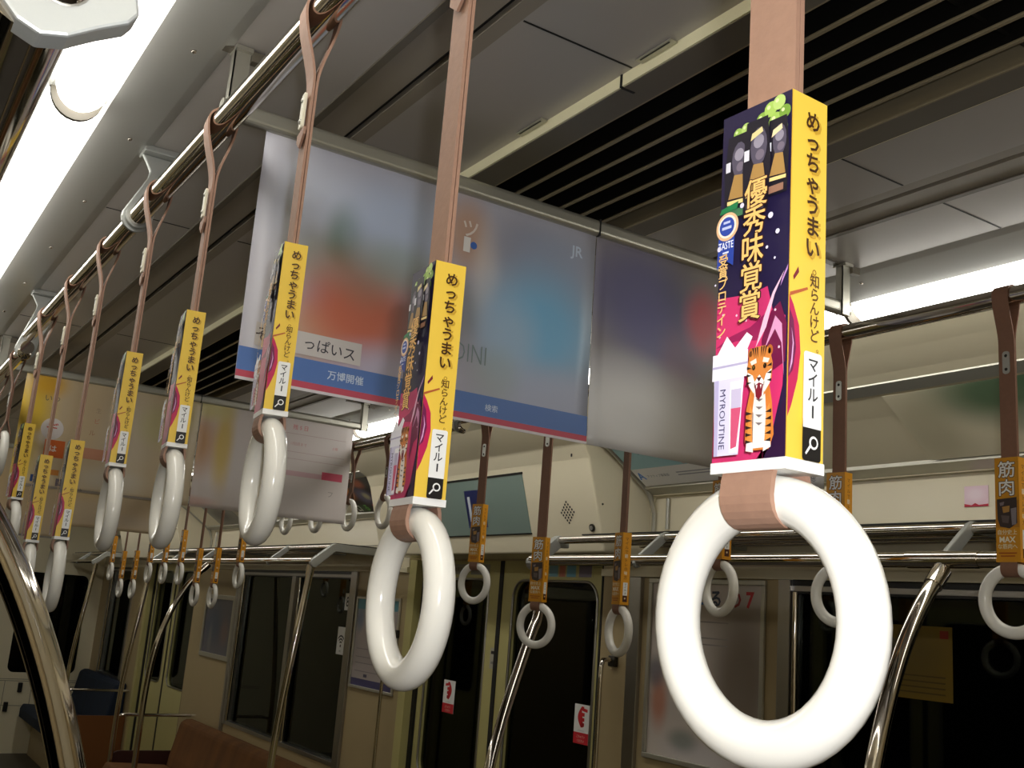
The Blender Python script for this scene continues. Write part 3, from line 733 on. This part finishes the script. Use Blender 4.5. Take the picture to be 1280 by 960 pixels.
def deco1(F, w, h):
    F.poly(rect(0, .013, w, .045), ink(96, 130, 196)); F.poly(rect(0, .004, w, .013), ink(206, 88, 108)); F.poly(rect(0, 0, w, .004), ink(226, 220, 226)); F.up()
    F.poly(rect(.02, .050, .175, .082), ink(214, 208, 206)); F.up()
    F.text('そ', .03, .066, .019, ink(70, 60, 60), .005); F.text('っぱいス', .128, .066, .018, ink(60, 60, 70), .005, rot=-.05)
    F.text('万博開催', .155, .029, .013, ink(214, 228, 248), .008); F.text('検索', .395, .027, .011, ink(214, 228, 248), .005)
    F.text('DINI', .352, .105, .028, ink(130, 146, 146), -.012, sx=.7)
    F.text('JR', .538, .313, .024, ink(214, 226, 244), .02); F.text('ツ', .335, .30, .026, ink(226, 214, 206), .01); F.up()
    F.poly(rect(.325, .262, .337, .286), ink(232, 228, 226)); F.poly(circ(.343, .275, .006, 12), ink(70, 110, 190))
def deco2(F, w, h):
    F.text('販売所', .52, .052, .012, ink(80, 80, 84), 0); F.text('@', .525, .018, .016, ink(110, 110, 116), 0); F.text('HP', .35, .086, .012, ink(150, 120, 120), 0)
poster(-.582, 1.338, 1.895, .576, .362, p1, 'blurred hanging poster with sky blue and orange areas, left one on the nearest bar', 'blurred posters on the nearest bar', deco=deco1)
poster(-.004, 1.338, 1.895, .556, .362, p2, 'blurred hanging poster with indigo top and pale grey foot, right one on the nearest bar', 'blurred posters on the nearest bar', deco=deco2)
p3 = blobs('poster_yellow_print', (206, 184, 146), [
    (.03, .24, .08, .14, (230, 184, 40), .95), (.07, .33, .07, .05, (224, 158, 20), .9), (.02, .08, .05, .10, (190, 160, 50), .9), (.03, .16, .03, .03, (240, 230, 190), .7), (.09, .16, .04, .03, (236, 226, 214), .8),
    (.20, .22, .10, .20, (196, 170, 130), .9), (.33, .20, .10, .18, (206, 190, 164), .8), (.42, .25, .07, .08, (200, 196, 120), .5), (.30, .05, .12, .05, (214, 206, 190), .7), (.5, .3, .06, .08, (206, 190, 110), .6)], lift=.8)
p4 = blobs('poster_pale_print', (226, 214, 210), [
    (-.02, .22, .12, .14, (196, 140, 90), .95), (.09, .22, .04, .2, (216, 178, 60), .8), (.03, .34, .10, .05, (214, 200, 120), .8), (.16, .13, .04, .22, (226, 216, 214), .9), (.30, .28, .16, .10, (224, 208, 206), .5), (.35, .06, .14, .08, (206, 198, 196), .6), (.02, .04, .12, .06, (210, 196, 190), .8), (0, .02, .1, .02, (206, 140, 120), .5)], lift=.8)
def deco3(F, w, h):
    F.text('いつ', .087, .285, .017, ink(90, 90, 96), -.004); F.poly(circ(.10, .19, .034, 20), ink(236, 228, 226)); F.up(); F.text('デ', .10, .192, .034, ink(206, 80, 66), .01)
    F.poly(rect(.085, .10, .145, .155), ink(226, 110, 40)); F.poly(rect(.07, .045, .14, .062), ink(214, 140, 60)); F.poly(rect(.06, .018, .11, .04), ink(40, 70, 130)); F.poly(rect(.135, .012, .19, .036), ink(120, 110, 120)); F.up()
    F.text('は', .112, .128, .02, ink(250, 240, 230), .02)
    F.text('生', .23, .27, .016, ink(176, 150, 126), 0); F.text('ビ', .23, .235, .016, ink(206, 130, 110), 0); F.text('ル', .22, .195, .016, ink(180, 130, 106), 0)
    F.poly(rect(.20, .11, .30, .145), ink(210, 150, 120)); F.poly(rect(.02, .003, .45, .010), ink(150, 140, 130)); F.up()
    F.text('予約受付中', .19, .008, .010, ink(70, 66, 60), 0)
def deco4(F, w, h):
    F.poly(rect(.195, .145, .225, .168), ink(230, 70, 110)); F.poly(rect(.46, .150, .54, .178), ink(228, 90, 120)); F.poly(rect(.225, .150, .46, .168), ink(226, 190, 196)); F.up()
    F.text('残 5 日', .36, .325, .018, ink(230, 130, 136), 0, fit=.09); F.text('17回目まで', .36, .265, .011, ink(214, 160, 160), -.004); F.text('土曜', .50, .268, .010, ink(226, 150, 150), -.004)
    F.text('My', .262, .118, .022, ink(90, 90, 96), .008); F.text('MK', .266, .075, .026, ink(80, 80, 86), .012); F.text('店', .262, .05, .014, ink(140, 136, 136), 0)
    for z in (.30, .235, .21): F.poly(rect(.28, z, .54, z + .0015), ink(206, 180, 180))
    F.text('フ', .50, .10, .018, ink(180, 170, 170), 0)
poster(-.556, 3.557, 1.895, .556, .362, p3, 'yellow and beige hanging poster at far left on the second bar', 'posters on the second bar', bow=.01, deco=deco3)
poster(.004, 3.557, 1.895, .566, .362, p4, 'pale pinkish hanging poster with a red band on the second bar', 'posters on the second bar', bow=.01, deco=deco4)
p5 = blobs('poster_beige_print', (204, 184, 152), [(.1, .25, .2, .12, (214, 180, 110), .8), (.4, .2, .2, .15, (200, 176, 140), .8), (.3, .05, .2, .04, (196, 180, 160), .6)])
def deco5(F, w, h):
    F.poly(rect(0, .012, .09, .055), ink(36, 66, 126)); F.poly(rect(.17, .02, .26, .06), ink(120, 112, 128)); F.poly(rect(.02, .06, .10, .085), ink(210, 120, 70)); F.poly(rect(0, 0, w, .010), ink(150, 144, 136)); F.up()
    F.text('予約受付中', .2, .005, .008, ink(70, 66, 60), 0)
poster(-.562, 5.777, 1.822, .556, .435, p5, 'beige hanging poster on the third bar, its blue-marked foot showing at far left', 'posters on the third bar', deco=deco5)
poster(-.002, 5.777, 1.895, .556, .362, p5, 'beige hanging poster on the third bar behind the fourth strap ring', 'posters on the third bar', deco=None)

# ------------------------------------------------------------------ cornice posters (lie on the sloping cornice)
def cornice_poster(ya, yb, mt, label, deco=None):
    root = empty('cornice_poster', (1.13, yb, 2.22), label, 'poster', 'posters on the cornice')
    # local frame: x runs to smaller y (viewer's right), y into the cornice, z up the slope
    up = Vector((-.20, 0, .134)).normalized(); right = Vector((0, -1, 0)); nrm = right.cross(up)
    mw = Matrix((right, -nrm, up)).transposed().to_4x4(); mw.translation = Vector((1.331, yb, 2.091)) + nrm * .004
    root.matrix_world = mw; w, h = yb - ya, .236
    q = MB(); q.box((0, -.0008, 0), (w, 0, h), mt)
    if deco: deco(Face(q, (0, -.001, 0), (1, 0, 0), (0, 0, 1)), w, h)
    q.build('sheet', root)
    return root
pg = blobs('poster_green_print', (236, 228, 200), [(.30, .2, .22, .12, (92, 122, 92), .95), (.42, .26, .12, .08, (60, 100, 70), .8), (.33, .1, .1, .06, (150, 156, 136), .6), (.06, .1, .1, .15, (186, 180, 150), .6)])
cornice_poster(1.14, 1.655, pg, 'green blurred poster on the cornice behind the right straps', lambda F, w, h: (F.text('て', .40, .04, .035, ink(150, 150, 130), 0),))
def decot(F, w, h):
    F.poly(rect(0, 0, w, .085), ink(226, 224, 220)); F.poly(rect(0, .085, .30, h), ink(150, 190, 196)); F.poly([(.27, .085), (.30, .14), (.285, .15), (.25, .10)], ink(206, 130, 110)); F.up()
    F.text('アクティブ', .15, .165, .036, ink(96, 146, 158), .004); F.text('A', .022, .050, .034, ink(70, 130, 206), .03); F.text('アクティブ事業部', .105, .046, .013, ink(110, 116, 124), 0)
    for z in (.05, .038): F.poly(rect(.20, z, .36, z + .005), ink(150, 150, 156))
pt = blobs('poster_teal_print', (220, 216, 206), [(.2, .2, .2, .15, (176, 204, 206), .5)])
cornice_poster(2.26, 2.775, pt, 'teal and white poster with blue letter A on the cornice behind the nearest ring', decot)
pc = blobs('poster_food_print', (66, 54, 44), [(.10, .15, .08, .06, (230, 140, 40), .95), (.24, .11, .10, .07, (130, 124, 150), .9), (.26, .11, .04, .03, (214, 204, 150), .8), (.30, .2, .08, .04, (200, 120, 90), .8), (.05, .22, .1, .06, (120, 90, 60), .6), (.1, .03, .08, .03, (80, 110, 60), .8), (.35, .03, .06, .03, (190, 60, 40), .8), (.42, .2, .08, .1, (90, 90, 84), .8)])
def decoc(F, w, h):
    for i, (u, t_, c) in enumerate(((.05, 'ロ', (226, 226, 214)), (.14, 'る', (120, 200, 90)), (.24, 'き', (206, 60, 50)), (.33, 'と', (220, 60, 50)), (.42, 'ち', (230, 200, 60)))): F.text(t_, u, .03, .045, ink(*c), .03)
cornice_poster(4.58, 5.095, pc, 'dark colourful food poster on the far cornice left of the screen box', decoc)
pw = blobs('poster_white_print', (216, 210, 196), [(.2, .2, .2, .1, (190, 186, 170), .5)])
cornice_poster(6.9, 7.4, blobs('poster_grey_print', (150, 146, 134), [(.2, .1, .2, .08, (80, 76, 70), .9), (.3, .25, .1, .05, (190, 180, 160), .8)]), 'small grey poster far down on the cornice left of the far door box')

# ------------------------------------------------------------------ door display boxes
def door_box(ya, yb, label, screen):
    root = empty('door_header_box', (1.2, ya, 1.85), label, 'display box')
    q = MB(); P = [(0, 0), (-.09, .31), (-.115, .355), (-.25, .43), (-.33, .448), (.24, .45), (.24, 0)]
    q.prism(P, (0, 0, 0), (1, 0, 0), (0, 0, 1), (0, 1, 0), yb - ya, M['cream_gloss']); q.build('casing', root, bevel=.006)
    # sloping front face frame: u along -y (viewer's right), v up the slope
    O = Vector((0, yb - ya, 0)); U = Vector((0, -1, 0)); V = Vector((-.09, 0, .31)).normalized(); N = U.cross(V)
    def sub(name, pts, m, d, lift=0.): r = MB(); r.prism(pts, O + N * lift, U, V, N, d, m); return r.build(name, root)
    if screen:
        a, c = yb - 3.90, yb - 3.235
        sc = sub('screen', rect(a, .075, c, .30), M['lcd'], .002, .0005)
        fr = MB()
        for (x0, z0, x1, z1) in ((a - .004, .295, c + .004, .303), (a - .004, .071, c + .004, .076)): fr.prism(rect(x0, z0, x1, z1), O + N * .0005, U, V, N, .004, M['black'])
        fr.build('screen_bezel', root)
        d = MB(); F = Face(d, O + N * .0028, U, V); x = yb - 3.60
        F.poly(rect(x - .07, .105, x + .075, .255), M['ink_navy']); F.up(); F.text('L', x - .02, .18, .10, ink(206, 214, 226), .02); d.build('label', root)
        r = MB(); F = Face(r, O + N * .0006, U, V); cx = yb - 2.99
        for i in range(-4, 5):
            for j in range(-4, 5):
                if abs(i) + abs(j) <= 4 and (i + j) % 2 == 0: F.poly(circ(cx + i * .0092, .142 + j * .0092, .0045, 8), M['black'])
        r.build('speaker_holes', root)
        r = MB(); p = O + U * (yb - 2.862) + V * .085
        r.tube([p, p + N * .006], .013, M['rivet'], 16); r.tube([p + N * .005, p + N * .008], .008, M['plate'], 12); r.build('lock', root)
    r = MB(); r.box((-.17, -.01, .30), (-.166, -.006, .31), M['rivet']); 
    r.dome((-.02, -.0005, .16), .004, (0, -1, 0), M['rivet'], 8, 3); r.build('screw', root)
    return root
door_box(2.82, 4.53, 'cream box with grey screen and speaker holes above the door', True)
door_box(7.82, 9.60, 'cream box above the far door, small at left', False)
# gusset plates where the cornice ends
for (y, lab) in ((2.80, 'small cream triangular gusset plate beside the screen box'), (7.74, 'small cream triangular gusset plate beside the far door box'), (4.56, 'small cream triangular gusset plate left of the screen box')):
    q = MB(); dy = -.075 if y != 4.56 else .075
    q.prism([(0, -.115), (0, 0), (dy, 0), (dy * .9, -.01)], (1.392, y + .06, 2.06), (0, 1, 0), (0, 0, 1), (-1, 0, 0), .004, M['cream'])
    q.tube([(1.388, y + dy, 2.05), (1.388, y + dy, 1.945)], .007, M['plate'], 8); 
    o = q.build('gusset_plate'); tag(o, lab, 'plate', 'gusset plates')

# ------------------------------------------------------------------ luggage racks
def rack(s, ya, yb, brks, label, ysh=None, X=.965, Z=1.802, clamps=()):
    ysh = ysh or yb
    root = empty('luggage_rack', (s * X, ya, Z), label, 'luggage rack', 'luggage racks over the benches')
    def L(x, y, z): return (s * (x - .965), y - ya, z - 1.802)
    q = MB(); q.tube([L(.965, ya, 1.802), L(.965, yb, 1.802)], .0165, M['chrome'], 20); q.build('front_tube', root)
    for x, z, r in ((1.065, 1.878, .0125), (1.16, 1.884, .008), (1.25, 1.884, .008), (1.335, 1.884, .008)):
        q = MB(); q.tube([L(x, ya, z), L(x, yb if x < 1.1 else ysh, z)], r, M['chrome'], 14); q.build('shelf_tube', root)
    q = MB(); q.box(L(1.075, ya + .01, 1.893), L(1.39, ysh - .01, 1.897), M['dark']); q.build('shelf', root)
    for y in clamps:
        q = MB(); q.tube([L(.965, y - .085, 1.802), L(.965, y + .085, 1.802)], .0182, M['chrome'], 20); q.build('clamp_saddle', root)
    for y in brks:
        e = y in (ya, yb); t = .012 if not e else .03
        q = MB(); lw = 0 if not e else .014
        P = [(.948, 1.792), (.952, 1.782), (.960, 1.779 - lw / 3), (.974, 1.785 - lw), (1.068, 1.868 - lw), (1.392 if y <= ysh else 1.10, 1.868 - lw), (1.392 if y <= ysh else 1.10, 1.888), (1.062, 1.893), (1.05, 1.888), (.95, 1.806)]
        P = [(s * (a - .965), b_ - 1.802) for a, b_ in P]
        q.prism(P, (0, y - ya - t / 2, 0), (1, 0, 0), (0, 0, 1), (0, 1, 0), t, M['cast']); q.build('bracket', root, bevel=.003)
    return root
rack(1, 2.90 - 3.05, 2.90, [-.15, .37, 1.37, 2.36, 2.90], 'chrome luggage rack across the car above the right window', 2.795, clamps=[1.37])
rack(1, 4.76, 7.73, [4.76, 5.35, 6.55, 7.20, 7.73], 'chrome luggage rack farther down the car above the brown bench', clamps=[6.37])
rack(1, 9.63, 11.1, [9.63, 10.3], 'chrome luggage rack at the far end of the car')
rk = rack(-1, .375, 2.90, [1.37, 2.36, 2.90], 'chrome luggage rack overhead at upper left, its grey end plate in the corner', None, .964, 1.822, [1.10])
q = MB()
P = [(-.976, 1.822), (-.974, 1.812), (-.968, 1.806), (-.960, 1.803), (-.951, 1.8055), (-.941, 1.8125), (-.932, 1.818), (-.929, 1.8225), (-.931, 1.832), (-.945, 1.850), (-1.05, 1.905), (-1.392, 1.905), (-1.392, 1.865), (-1.07, 1.865), (-.985, 1.84)]
q.prism([(a + .964, c - 1.822) for a, c in P], (0, -.0045, 0), (1, 0, 0), (0, 0, 1), (0, 1, 0), .013, M['cast']); q.build('end_plate', rk, bevel=.0012)
q = MB(); q.dome((.009, -.0045, .0035), .0095, (0, -1, 0), M['chrome'], 20, 6, .5); q.build('bolt_cap', rk)

# ------------------------------------------------------------------ poles
POLE_LEAN = [(.968, 2.87, 1.783), (.978, 2.87, 1.73), (.982, 2.867, 1.67), (.970, 2.857, 1.615), (.940, 2.84, 1.568), (.877, 2.80, 1.463), (.816, 2.76, 1.359), (.771, 2.73, 1.27), (.739, 2.71, 1.188), (.718, 2.695, 1.08), (.705, 2.68, .9), (.70, 2.67, .5), (.70, 2.67, .06)]
def pole(x_side, y, kind, label):
    s = x_side; root = empty('grab_pole', (s * .965, y, 1.802), label, 'grab pole', 'curved grab poles')
    if kind == 'lean':
        Y = POLE_LEAN
    elif kind == 'mid': X = [(.963, 1.783), (.945, 1.763), (.90, 1.715), (.845, 1.637), (.80, 1.55), (.765, 1.46), (.735, 1.36), (.712, 1.24), (.70, 1.1), (.695, .9), (.695, .45), (.695, .06)]
    else: X = [(.965, 1.783), (.962, 1.74), (.952, 1.64), (.935, 1.48), (.915, 1.30), (.897, 1.12), (.885, .95), (.88, .75), (.88, .4), (.88, .06)]
    P = [(s * (a - .965), yy - y, z - 1.802) for a, yy, z in Y] if kind == 'lean' else [(s * (a - .965), 0, z - 1.802) for a, z in X]
    # smooth with Catmull-Rom
    V = [Vector(p) for p in P]; out = []
    for i in range(len(V) - 1):
        p0, p1, p2, p3 = V[max(0, i - 1)], V[i], V[i + 1], V[min(len(V) - 1, i + 2)]
        for k in range(5):
            t = k / 5; out.append(.5 * ((2 * p1) + (p2 - p0) * t + (2 * p0 - 5 * p1 + 4 * p2 - p3) * t * t + (3 * p1 - p0 - 3 * p2 + p3) * t ** 3))
    out.append(V[-1])
    q = MB(); q.tube(out, .0165, M['chrome'], 20); q.build('pipe', root)
    q = MB(); d = (V[2] - V[0]).normalized(); q.tube([V[0] + d * .004, V[0] + d * .05], .0195, M['chrome'], 20); q.build('clamp_socket', root)
    q = MB(); q.tube([V[-1], V[-1] + Vector((0, 0, -.06))], .03, M['steel'], 16); q.build('floor_flange', root)
    return root
pole(1, 1.37, 'mid', 'curved chrome grab pole at lower right in front of the dark window')
pole(1, 2.87, 'lean', 'chrome grab pole in front of the door leaves at bottom centre')
pole(1, 4.78, 'end', 'chrome grab pole in front of the left far window')
pole(1, 6.37, 'mid', 'thin distant curved chrome pole left of the far window')
pole(1, 7.70, 'end', 'distant chrome pole at the left end of the brown bench')
pole(1, 9.52, 'end', 'farthest chrome pole beside the orange partition')
pole(-1, 1.10, 'mid', 'large curved chrome pole at the lower left corner')

# ------------------------------------------------------------------ grab bars on the door pillars
def grab_bar(x, y, z, lab, dy):
    root = empty('grab_bar', (x, y, z), lab, 'grab bar', 'grab bars beside the doors')
    q = MB(); q.tube([(0, 0, .0), (-.03, 0, .006), (-.05, 0, .004), (-.058, 0, -.02), (-.06, 0, -.1), (-.06, 0, -.8)], .0085, M['chrome'], 12); q.build('bar', root)
    q = MB(); q.box((-.016, -.02, -.018), (0, .02, .02), M['rivet']); q.build('mount', root, bevel=.004)
    return root
grab_bar(1.40, 2.985, 1.49, 'thin chrome grab bar on the pillar right of the door', 0)
grab_bar(1.40, 4.66, 1.49, 'thin chrome grab bar on the pillar left of the door, seen in the second ring', 0)

# ------------------------------------------------------------------ wall posters and stickers (printed flat things on the far wall)
def wall_print(name, y1, z0, w, h, mt, label, cat, deco=None, x=1.398, frame=None, group=None):
    """viewer looks along +x: u runs to -y"""
    root = empty(name, (x, y1, z0), label, cat, group)
    root.matrix_world = Matrix(((0, 1, 0, x), (-1, 0, 0, y1), (0, 0, 1, z0), (0, 0, 0, 1)))
    q = MB(); q.box((0, -.001, 0), (w, 0.0, h), mt)
    if deco: deco(Face(q, (0, -.0012, 0), (1, 0, 0), (0, 0, 1)), w, h)
    q.build('sheet', root)
    if frame:
        q = MB(); t = frame
        for a in ((-t, -t, w + t, 0), (-t, h, w + t, h + t), (-t, 0, 0, h), (w, 0, w + t, h)): q.box((a[0], -.010, a[1]), (a[2], .0, a[3]), M['alu'])
        q.build('poster_frame', root, bevel=.002)
    return root
pm = blobs('wall_poster_print', (206, 196, 188), [(.16, .50, .06, .05, (160, 120, 90), .7), (.42, .25, .16, .3, (120, 106, 92), .9), (.05, .17, .05, .1, (196, 110, 70), .7), (.03, .26, .05, .06, (80, 80, 100), .7), (.25, .03, .2, .05, (206, 200, 200), .8), (.17, .06, .08, .04, (90, 110, 100), .6)])
def decom(F, w, h):
    for u, c, t_ in ((.10, (60, 70, 120), 'ロ'), (.17, (190, 120, 70), 'エ'), (.235, (70, 120, 180), '口'), (.30, (60, 70, 90), 'る'), (.385, (150, 50, 50), 'の'), (.45, (196, 50, 56), '7')): F.text(t_, u, .505, .05, ink(*c), .03)
    for z in (.43, .38, .36): F.poly(rect(.06, z, .36, z + .004), ink(150, 144, 140))
wall_print('wall_poster', 2.79, 1.215, .50, .55, pm, 'framed poster on the panel seen inside the big white ring', 'poster', decom, frame=.016)
pb = blobs('route_poster_print', (178, 168, 166), [(.1, .4, .3, .05, (110, 150, 170), .5), (.04, .33, .05, .07, (110, 130, 160), .8)])
def decob(F, w, h):
    F.poly(rect(0, h - .05, w, h), ink(86, 146, 160)); F.poly(rect(0, 0, w, .035), ink(70, 66, 110)); F.up()
    F.poly(circ(.36, .30, .035, 16, .05), ink(90, 140, 170)); F.poly(rect(.335, .19, .39, .26), ink(70, 70, 84)); F.poly(circ(.27, .26, .03, 14, .045), ink(70, 76, 90)); F.up()
    for z in (.18, .14, .11, .07): F.poly(rect(.03, z, .3, z + .004), ink(140, 134, 136))
    F.poly(rect(.14, .045, .18, .06), ink(70, 66, 90))
wall_print('wall_poster', 5.13, 1.215, .47, .43, pb, 'pale poster with teal header seen through the second ring', 'poster', decob, frame=.014)
pp = blobs('dim_poster_print', (96, 94, 104), [(.2, .2, .2, .15, (70, 84, 110), .8), (.45, .15, .1, .1, (130, 104, 100), .7), (.15, .1, .05, .12, (140, 140, 130), .5)])
wall_print('wall_poster', 7.69, 1.205, .58, .37, pp, 'small dim bluish framed poster left of the far window', 'poster', frame=.03)
def deco_hand(mirror):
    def f(F, w, h):
        F.poly(rect(0, 0, w, .04), ink(206, 36, 52)); F.poly(rect(0, .04, w, h), M['white']); F.up()
        k = -1 if mirror else 1; c = w / 2
        F.poly([(c + k * .012, .115 - .055 + 0.0)] + [(c + k * (-.002 - .022 * math.sin(R(180 * i / 10))), .058 + .075 * i / 10) for i in range(11)] + [(c + k * .012, .133), (c + k * .012, .122), (c + k * .0, .118)], ink(206, 36, 44))
        for i in range(3): F.poly([(c + k * .002, .062 + .018 * i), (c + k * .017, .062 + .018 * i), (c + k * .017, .075 + .018 * i), (c + k * .002, .075 + .018 * i)], ink(206, 36, 44))
        F.poly([(c + k * .004, .117), (c + k * .034, .114), (c + k * .034, .125), (c + k * .004, .128)], ink(206, 36, 44)); F.up()
        F.text('ごちゅうい', w / 2, .026, .010, ink(246, 226, 206), .006, fit=w * .9); F.text('ください', w / 2, .011, .010, ink(246, 226, 206), .006, fit=w * .85)
        F.text('ドアにちゅうい', w / 2, .047, .005, ink(90, 80, 80), 0, fit=w * .8)
    return f
gs = 'red and white hand stickers on the door panes'
wall_print('warning_sticker', 4.285, 1.175, .10, .14, M['white'], 'white and red hand warning sticker on the left door leaf pane', 'sticker', deco_hand(True), x=1.467, group=gs)
wall_print('warning_sticker', 3.288, 1.178, .09, .14, M['white'], 'white and red hand warning sticker on the right door leaf pane', 'sticker', deco_hand(False), x=1.467, group=gs)
wall_print('warning_sticker', 8.95, 1.30, .09, .14, M['white'], 'tiny red and white sticker on the far door, left leaf', 'sticker', deco_hand(True), x=1.467, group=gs)
def deco_wifi(F, w, h):
    for r0, r1 in ((.012, .020), (.028, .036), (.044, .052)):
        F.poly(circ(w / 2, .05, r1, 9, a0=40, a1=140) + circ(w / 2, .05, r0, 9, a0=140, a1=40), ink(30, 36, 50))
    F.poly(circ(w / 2, .045, .008, 12), ink(60, 30, 34)); F.text('FREE', w / 2, .018, .008, ink(90, 90, 96), 0)
wall_print('wireless_sticker', 5.425, 1.345, .10, .145, M['white'], 'white sticker with dark wireless arcs on the far window', 'sticker', deco_wifi, x=1.4285)
def deco_eight(F, w, h):
    F.text('8', w / 2, h / 2, .055, ink(40, 40, 46), .02)
wall_print('number_sticker', 5.375, 1.58, .07, .09, M['white'], 'small white sticker with figure 8 above the wireless sticker', 'sticker', deco_eight, x=1.4285)
py = blobs('notice_print', (120, 96, 22), [(.10, .10, .1, .1, (100, 84, 40), .6)])
def deco_y(F, w, h):
    F.poly(rect(.0, h - .03, .03, h - .01), ink(140, 40, 30)); F.poly(rect(w - .035, h - .03, w - .01, h - .01), ink(140, 40, 30))
    F.poly(circ(.03, .13, .022, 16), ink(90, 84, 60))
    for k in range(4): F.poly(rect(.02, .015 + .014 * k, w - .02, .019 + .014 * k), ink(84, 66, 16))
wall_print('window_notice', 1.884, 1.49, .212, .185, py, 'dull yellow notice on the dark window behind the lower right pole', 'notice', deco_y, x=1.4285)
pk = blobs('pink_sticker_print', (236, 206, 220), [(.03, .03, .03, .02, (246, 226, 236), .8)])
def deco_p(F, w, h): F.poly([(0, 0), (w, 0), (w, .006), (.04, .004), (.03, .009), (.02, .004), (0, .008)], ink(190, 30, 60))
wall_print('pink_sticker', 1.608, 1.973, .066, .052, pk, 'bright pink sticker with red foot left of the rightmost strap', 'sticker', deco_p, x=1.394)
wall_print('pink_sticker', 2.055, 1.955, .066, .064, mat('mauve_print', (150, 110, 116), .3), 'dull mauve sticker partly behind the strap right of the big ring', 'sticker', None, x=1.394)
def deco_strip(F, w, h):
    for u, ww, c in ((.0, .06, (210, 206, 190)), (.07, .05, (60, 60, 60)), (.13, .06, (120, 170, 190)), (.20, .04, (200, 120, 100)), (.25, .06, (110, 170, 196)), (.33, .08, (120, 110, 130))):
        if u + ww <= w: F.poly(rect(u, 0, u + ww, h), ink(*c))
wall_print('sticker_strip', 3.62, 1.783, .42, .045, M['door'], 'row of small coloured stickers along the top of the right door leaf', 'sticker', deco_strip, x=1.449)
def deco_gr(F, w, h):
    F.poly(rect(0, 0, .16, h), ink(150, 146, 126)); F.poly(rect(.2, .0, w, h), ink(140, 140, 130)); F.up(); F.text('この車両', .08, h / 2, .02, ink(70, 66, 60), 0)
wall_print('sticker_strip', 4.30, 1.785, .36, .045, M['door'], 'grey lettered stickers along the top of the left door leaf', 'sticker', deco_gr, x=1.449)
wall_print('number_plate', 3.885, 1.395, .056, .085, mat('plate_print', (176, 172, 156), .4), 'small grey plate on the stile between the door leaves', 'plate', lambda F, w, h: (F.poly(rect(.006, h - .025, w - .006, h - .012), ink(40, 40, 40)), F.poly(rect(.01, .02, w - .01, .03), ink(130, 128, 120))), x=1.449)

# ------------------------------------------------------------------ benches and partitions at the far end
def bench(ya, yb, mt, label, zt=.745):
    root = empty('bench_seat', (1.4, ya, 0), label, 'bench seat')
    q = MB(); P = [(-.005, .42), (-.005, zt), (-.06, zt), (-.10, zt - .02), (-.15, .50), (-.16, .42)]
    q.prism(P, (0, .02, 0), (1, 0, 0), (0, 0, 1), (0, 1, 0), yb - ya - .04, mt); q.build('backrest', root, bevel=.02)
    q = MB(); q.prism([(-.16, .42), (-.16, .44), (-.56, .46), (-.58, .42), (-.58, .34), (-.005, .34), (-.005, .42)], (0, .02, 0), (1, 0, 0), (0, 0, 1), (0, 1, 0), yb - ya - .04, mt); q.build('cushion', root, bevel=.02)
    q = MB(); q.box((-.45, .02, .0), (-.005, yb - ya - .02, .34), M['wall']); q.build('heater_box', root)
    return root
bench(4.80, 7.66, M['seat'], 'brown moquette bench seat below the far window at bottom left')
bench(9.60, 11.15, M['seatblue'], 'blue priority bench seat at the far end of the car', .80)
def partition(y, mt, label, zt, rail_z):
    root = empty('seat_partition', (1.4, y, 0), label, 'seat partition')
    q = MB(); q.prism([(-.52, .05), (-.005, .05), (-.005, zt)] + [(-.46 + .06 * math.cos(R(90 + 90 * i / 6)), zt - .06 + .06 * math.sin(R(90 + 90 * i / 6))) for i in range(7)], (0, -.012, 0), (1, 0, 0), (0, 0, 1), (0, 1, 0), .024, mt); q.build('panel', root)
    q = MB(); q.tube([(-.005, 0, rail_z), (-.46, 0, rail_z), (-.515, 0, rail_z - .01), (-.52, 0, rail_z - .06), (-.52, 0, .06)], .011, M['chrome'], 12); q.build('guard_rail', root)
    return root
partition(7.72, M['maroon'], 'dark maroon seat end partition with chrome rail at lower left', .52, .755)
partition(9.54, M['orange'], 'orange seat end partition at the far left', .54, .745)
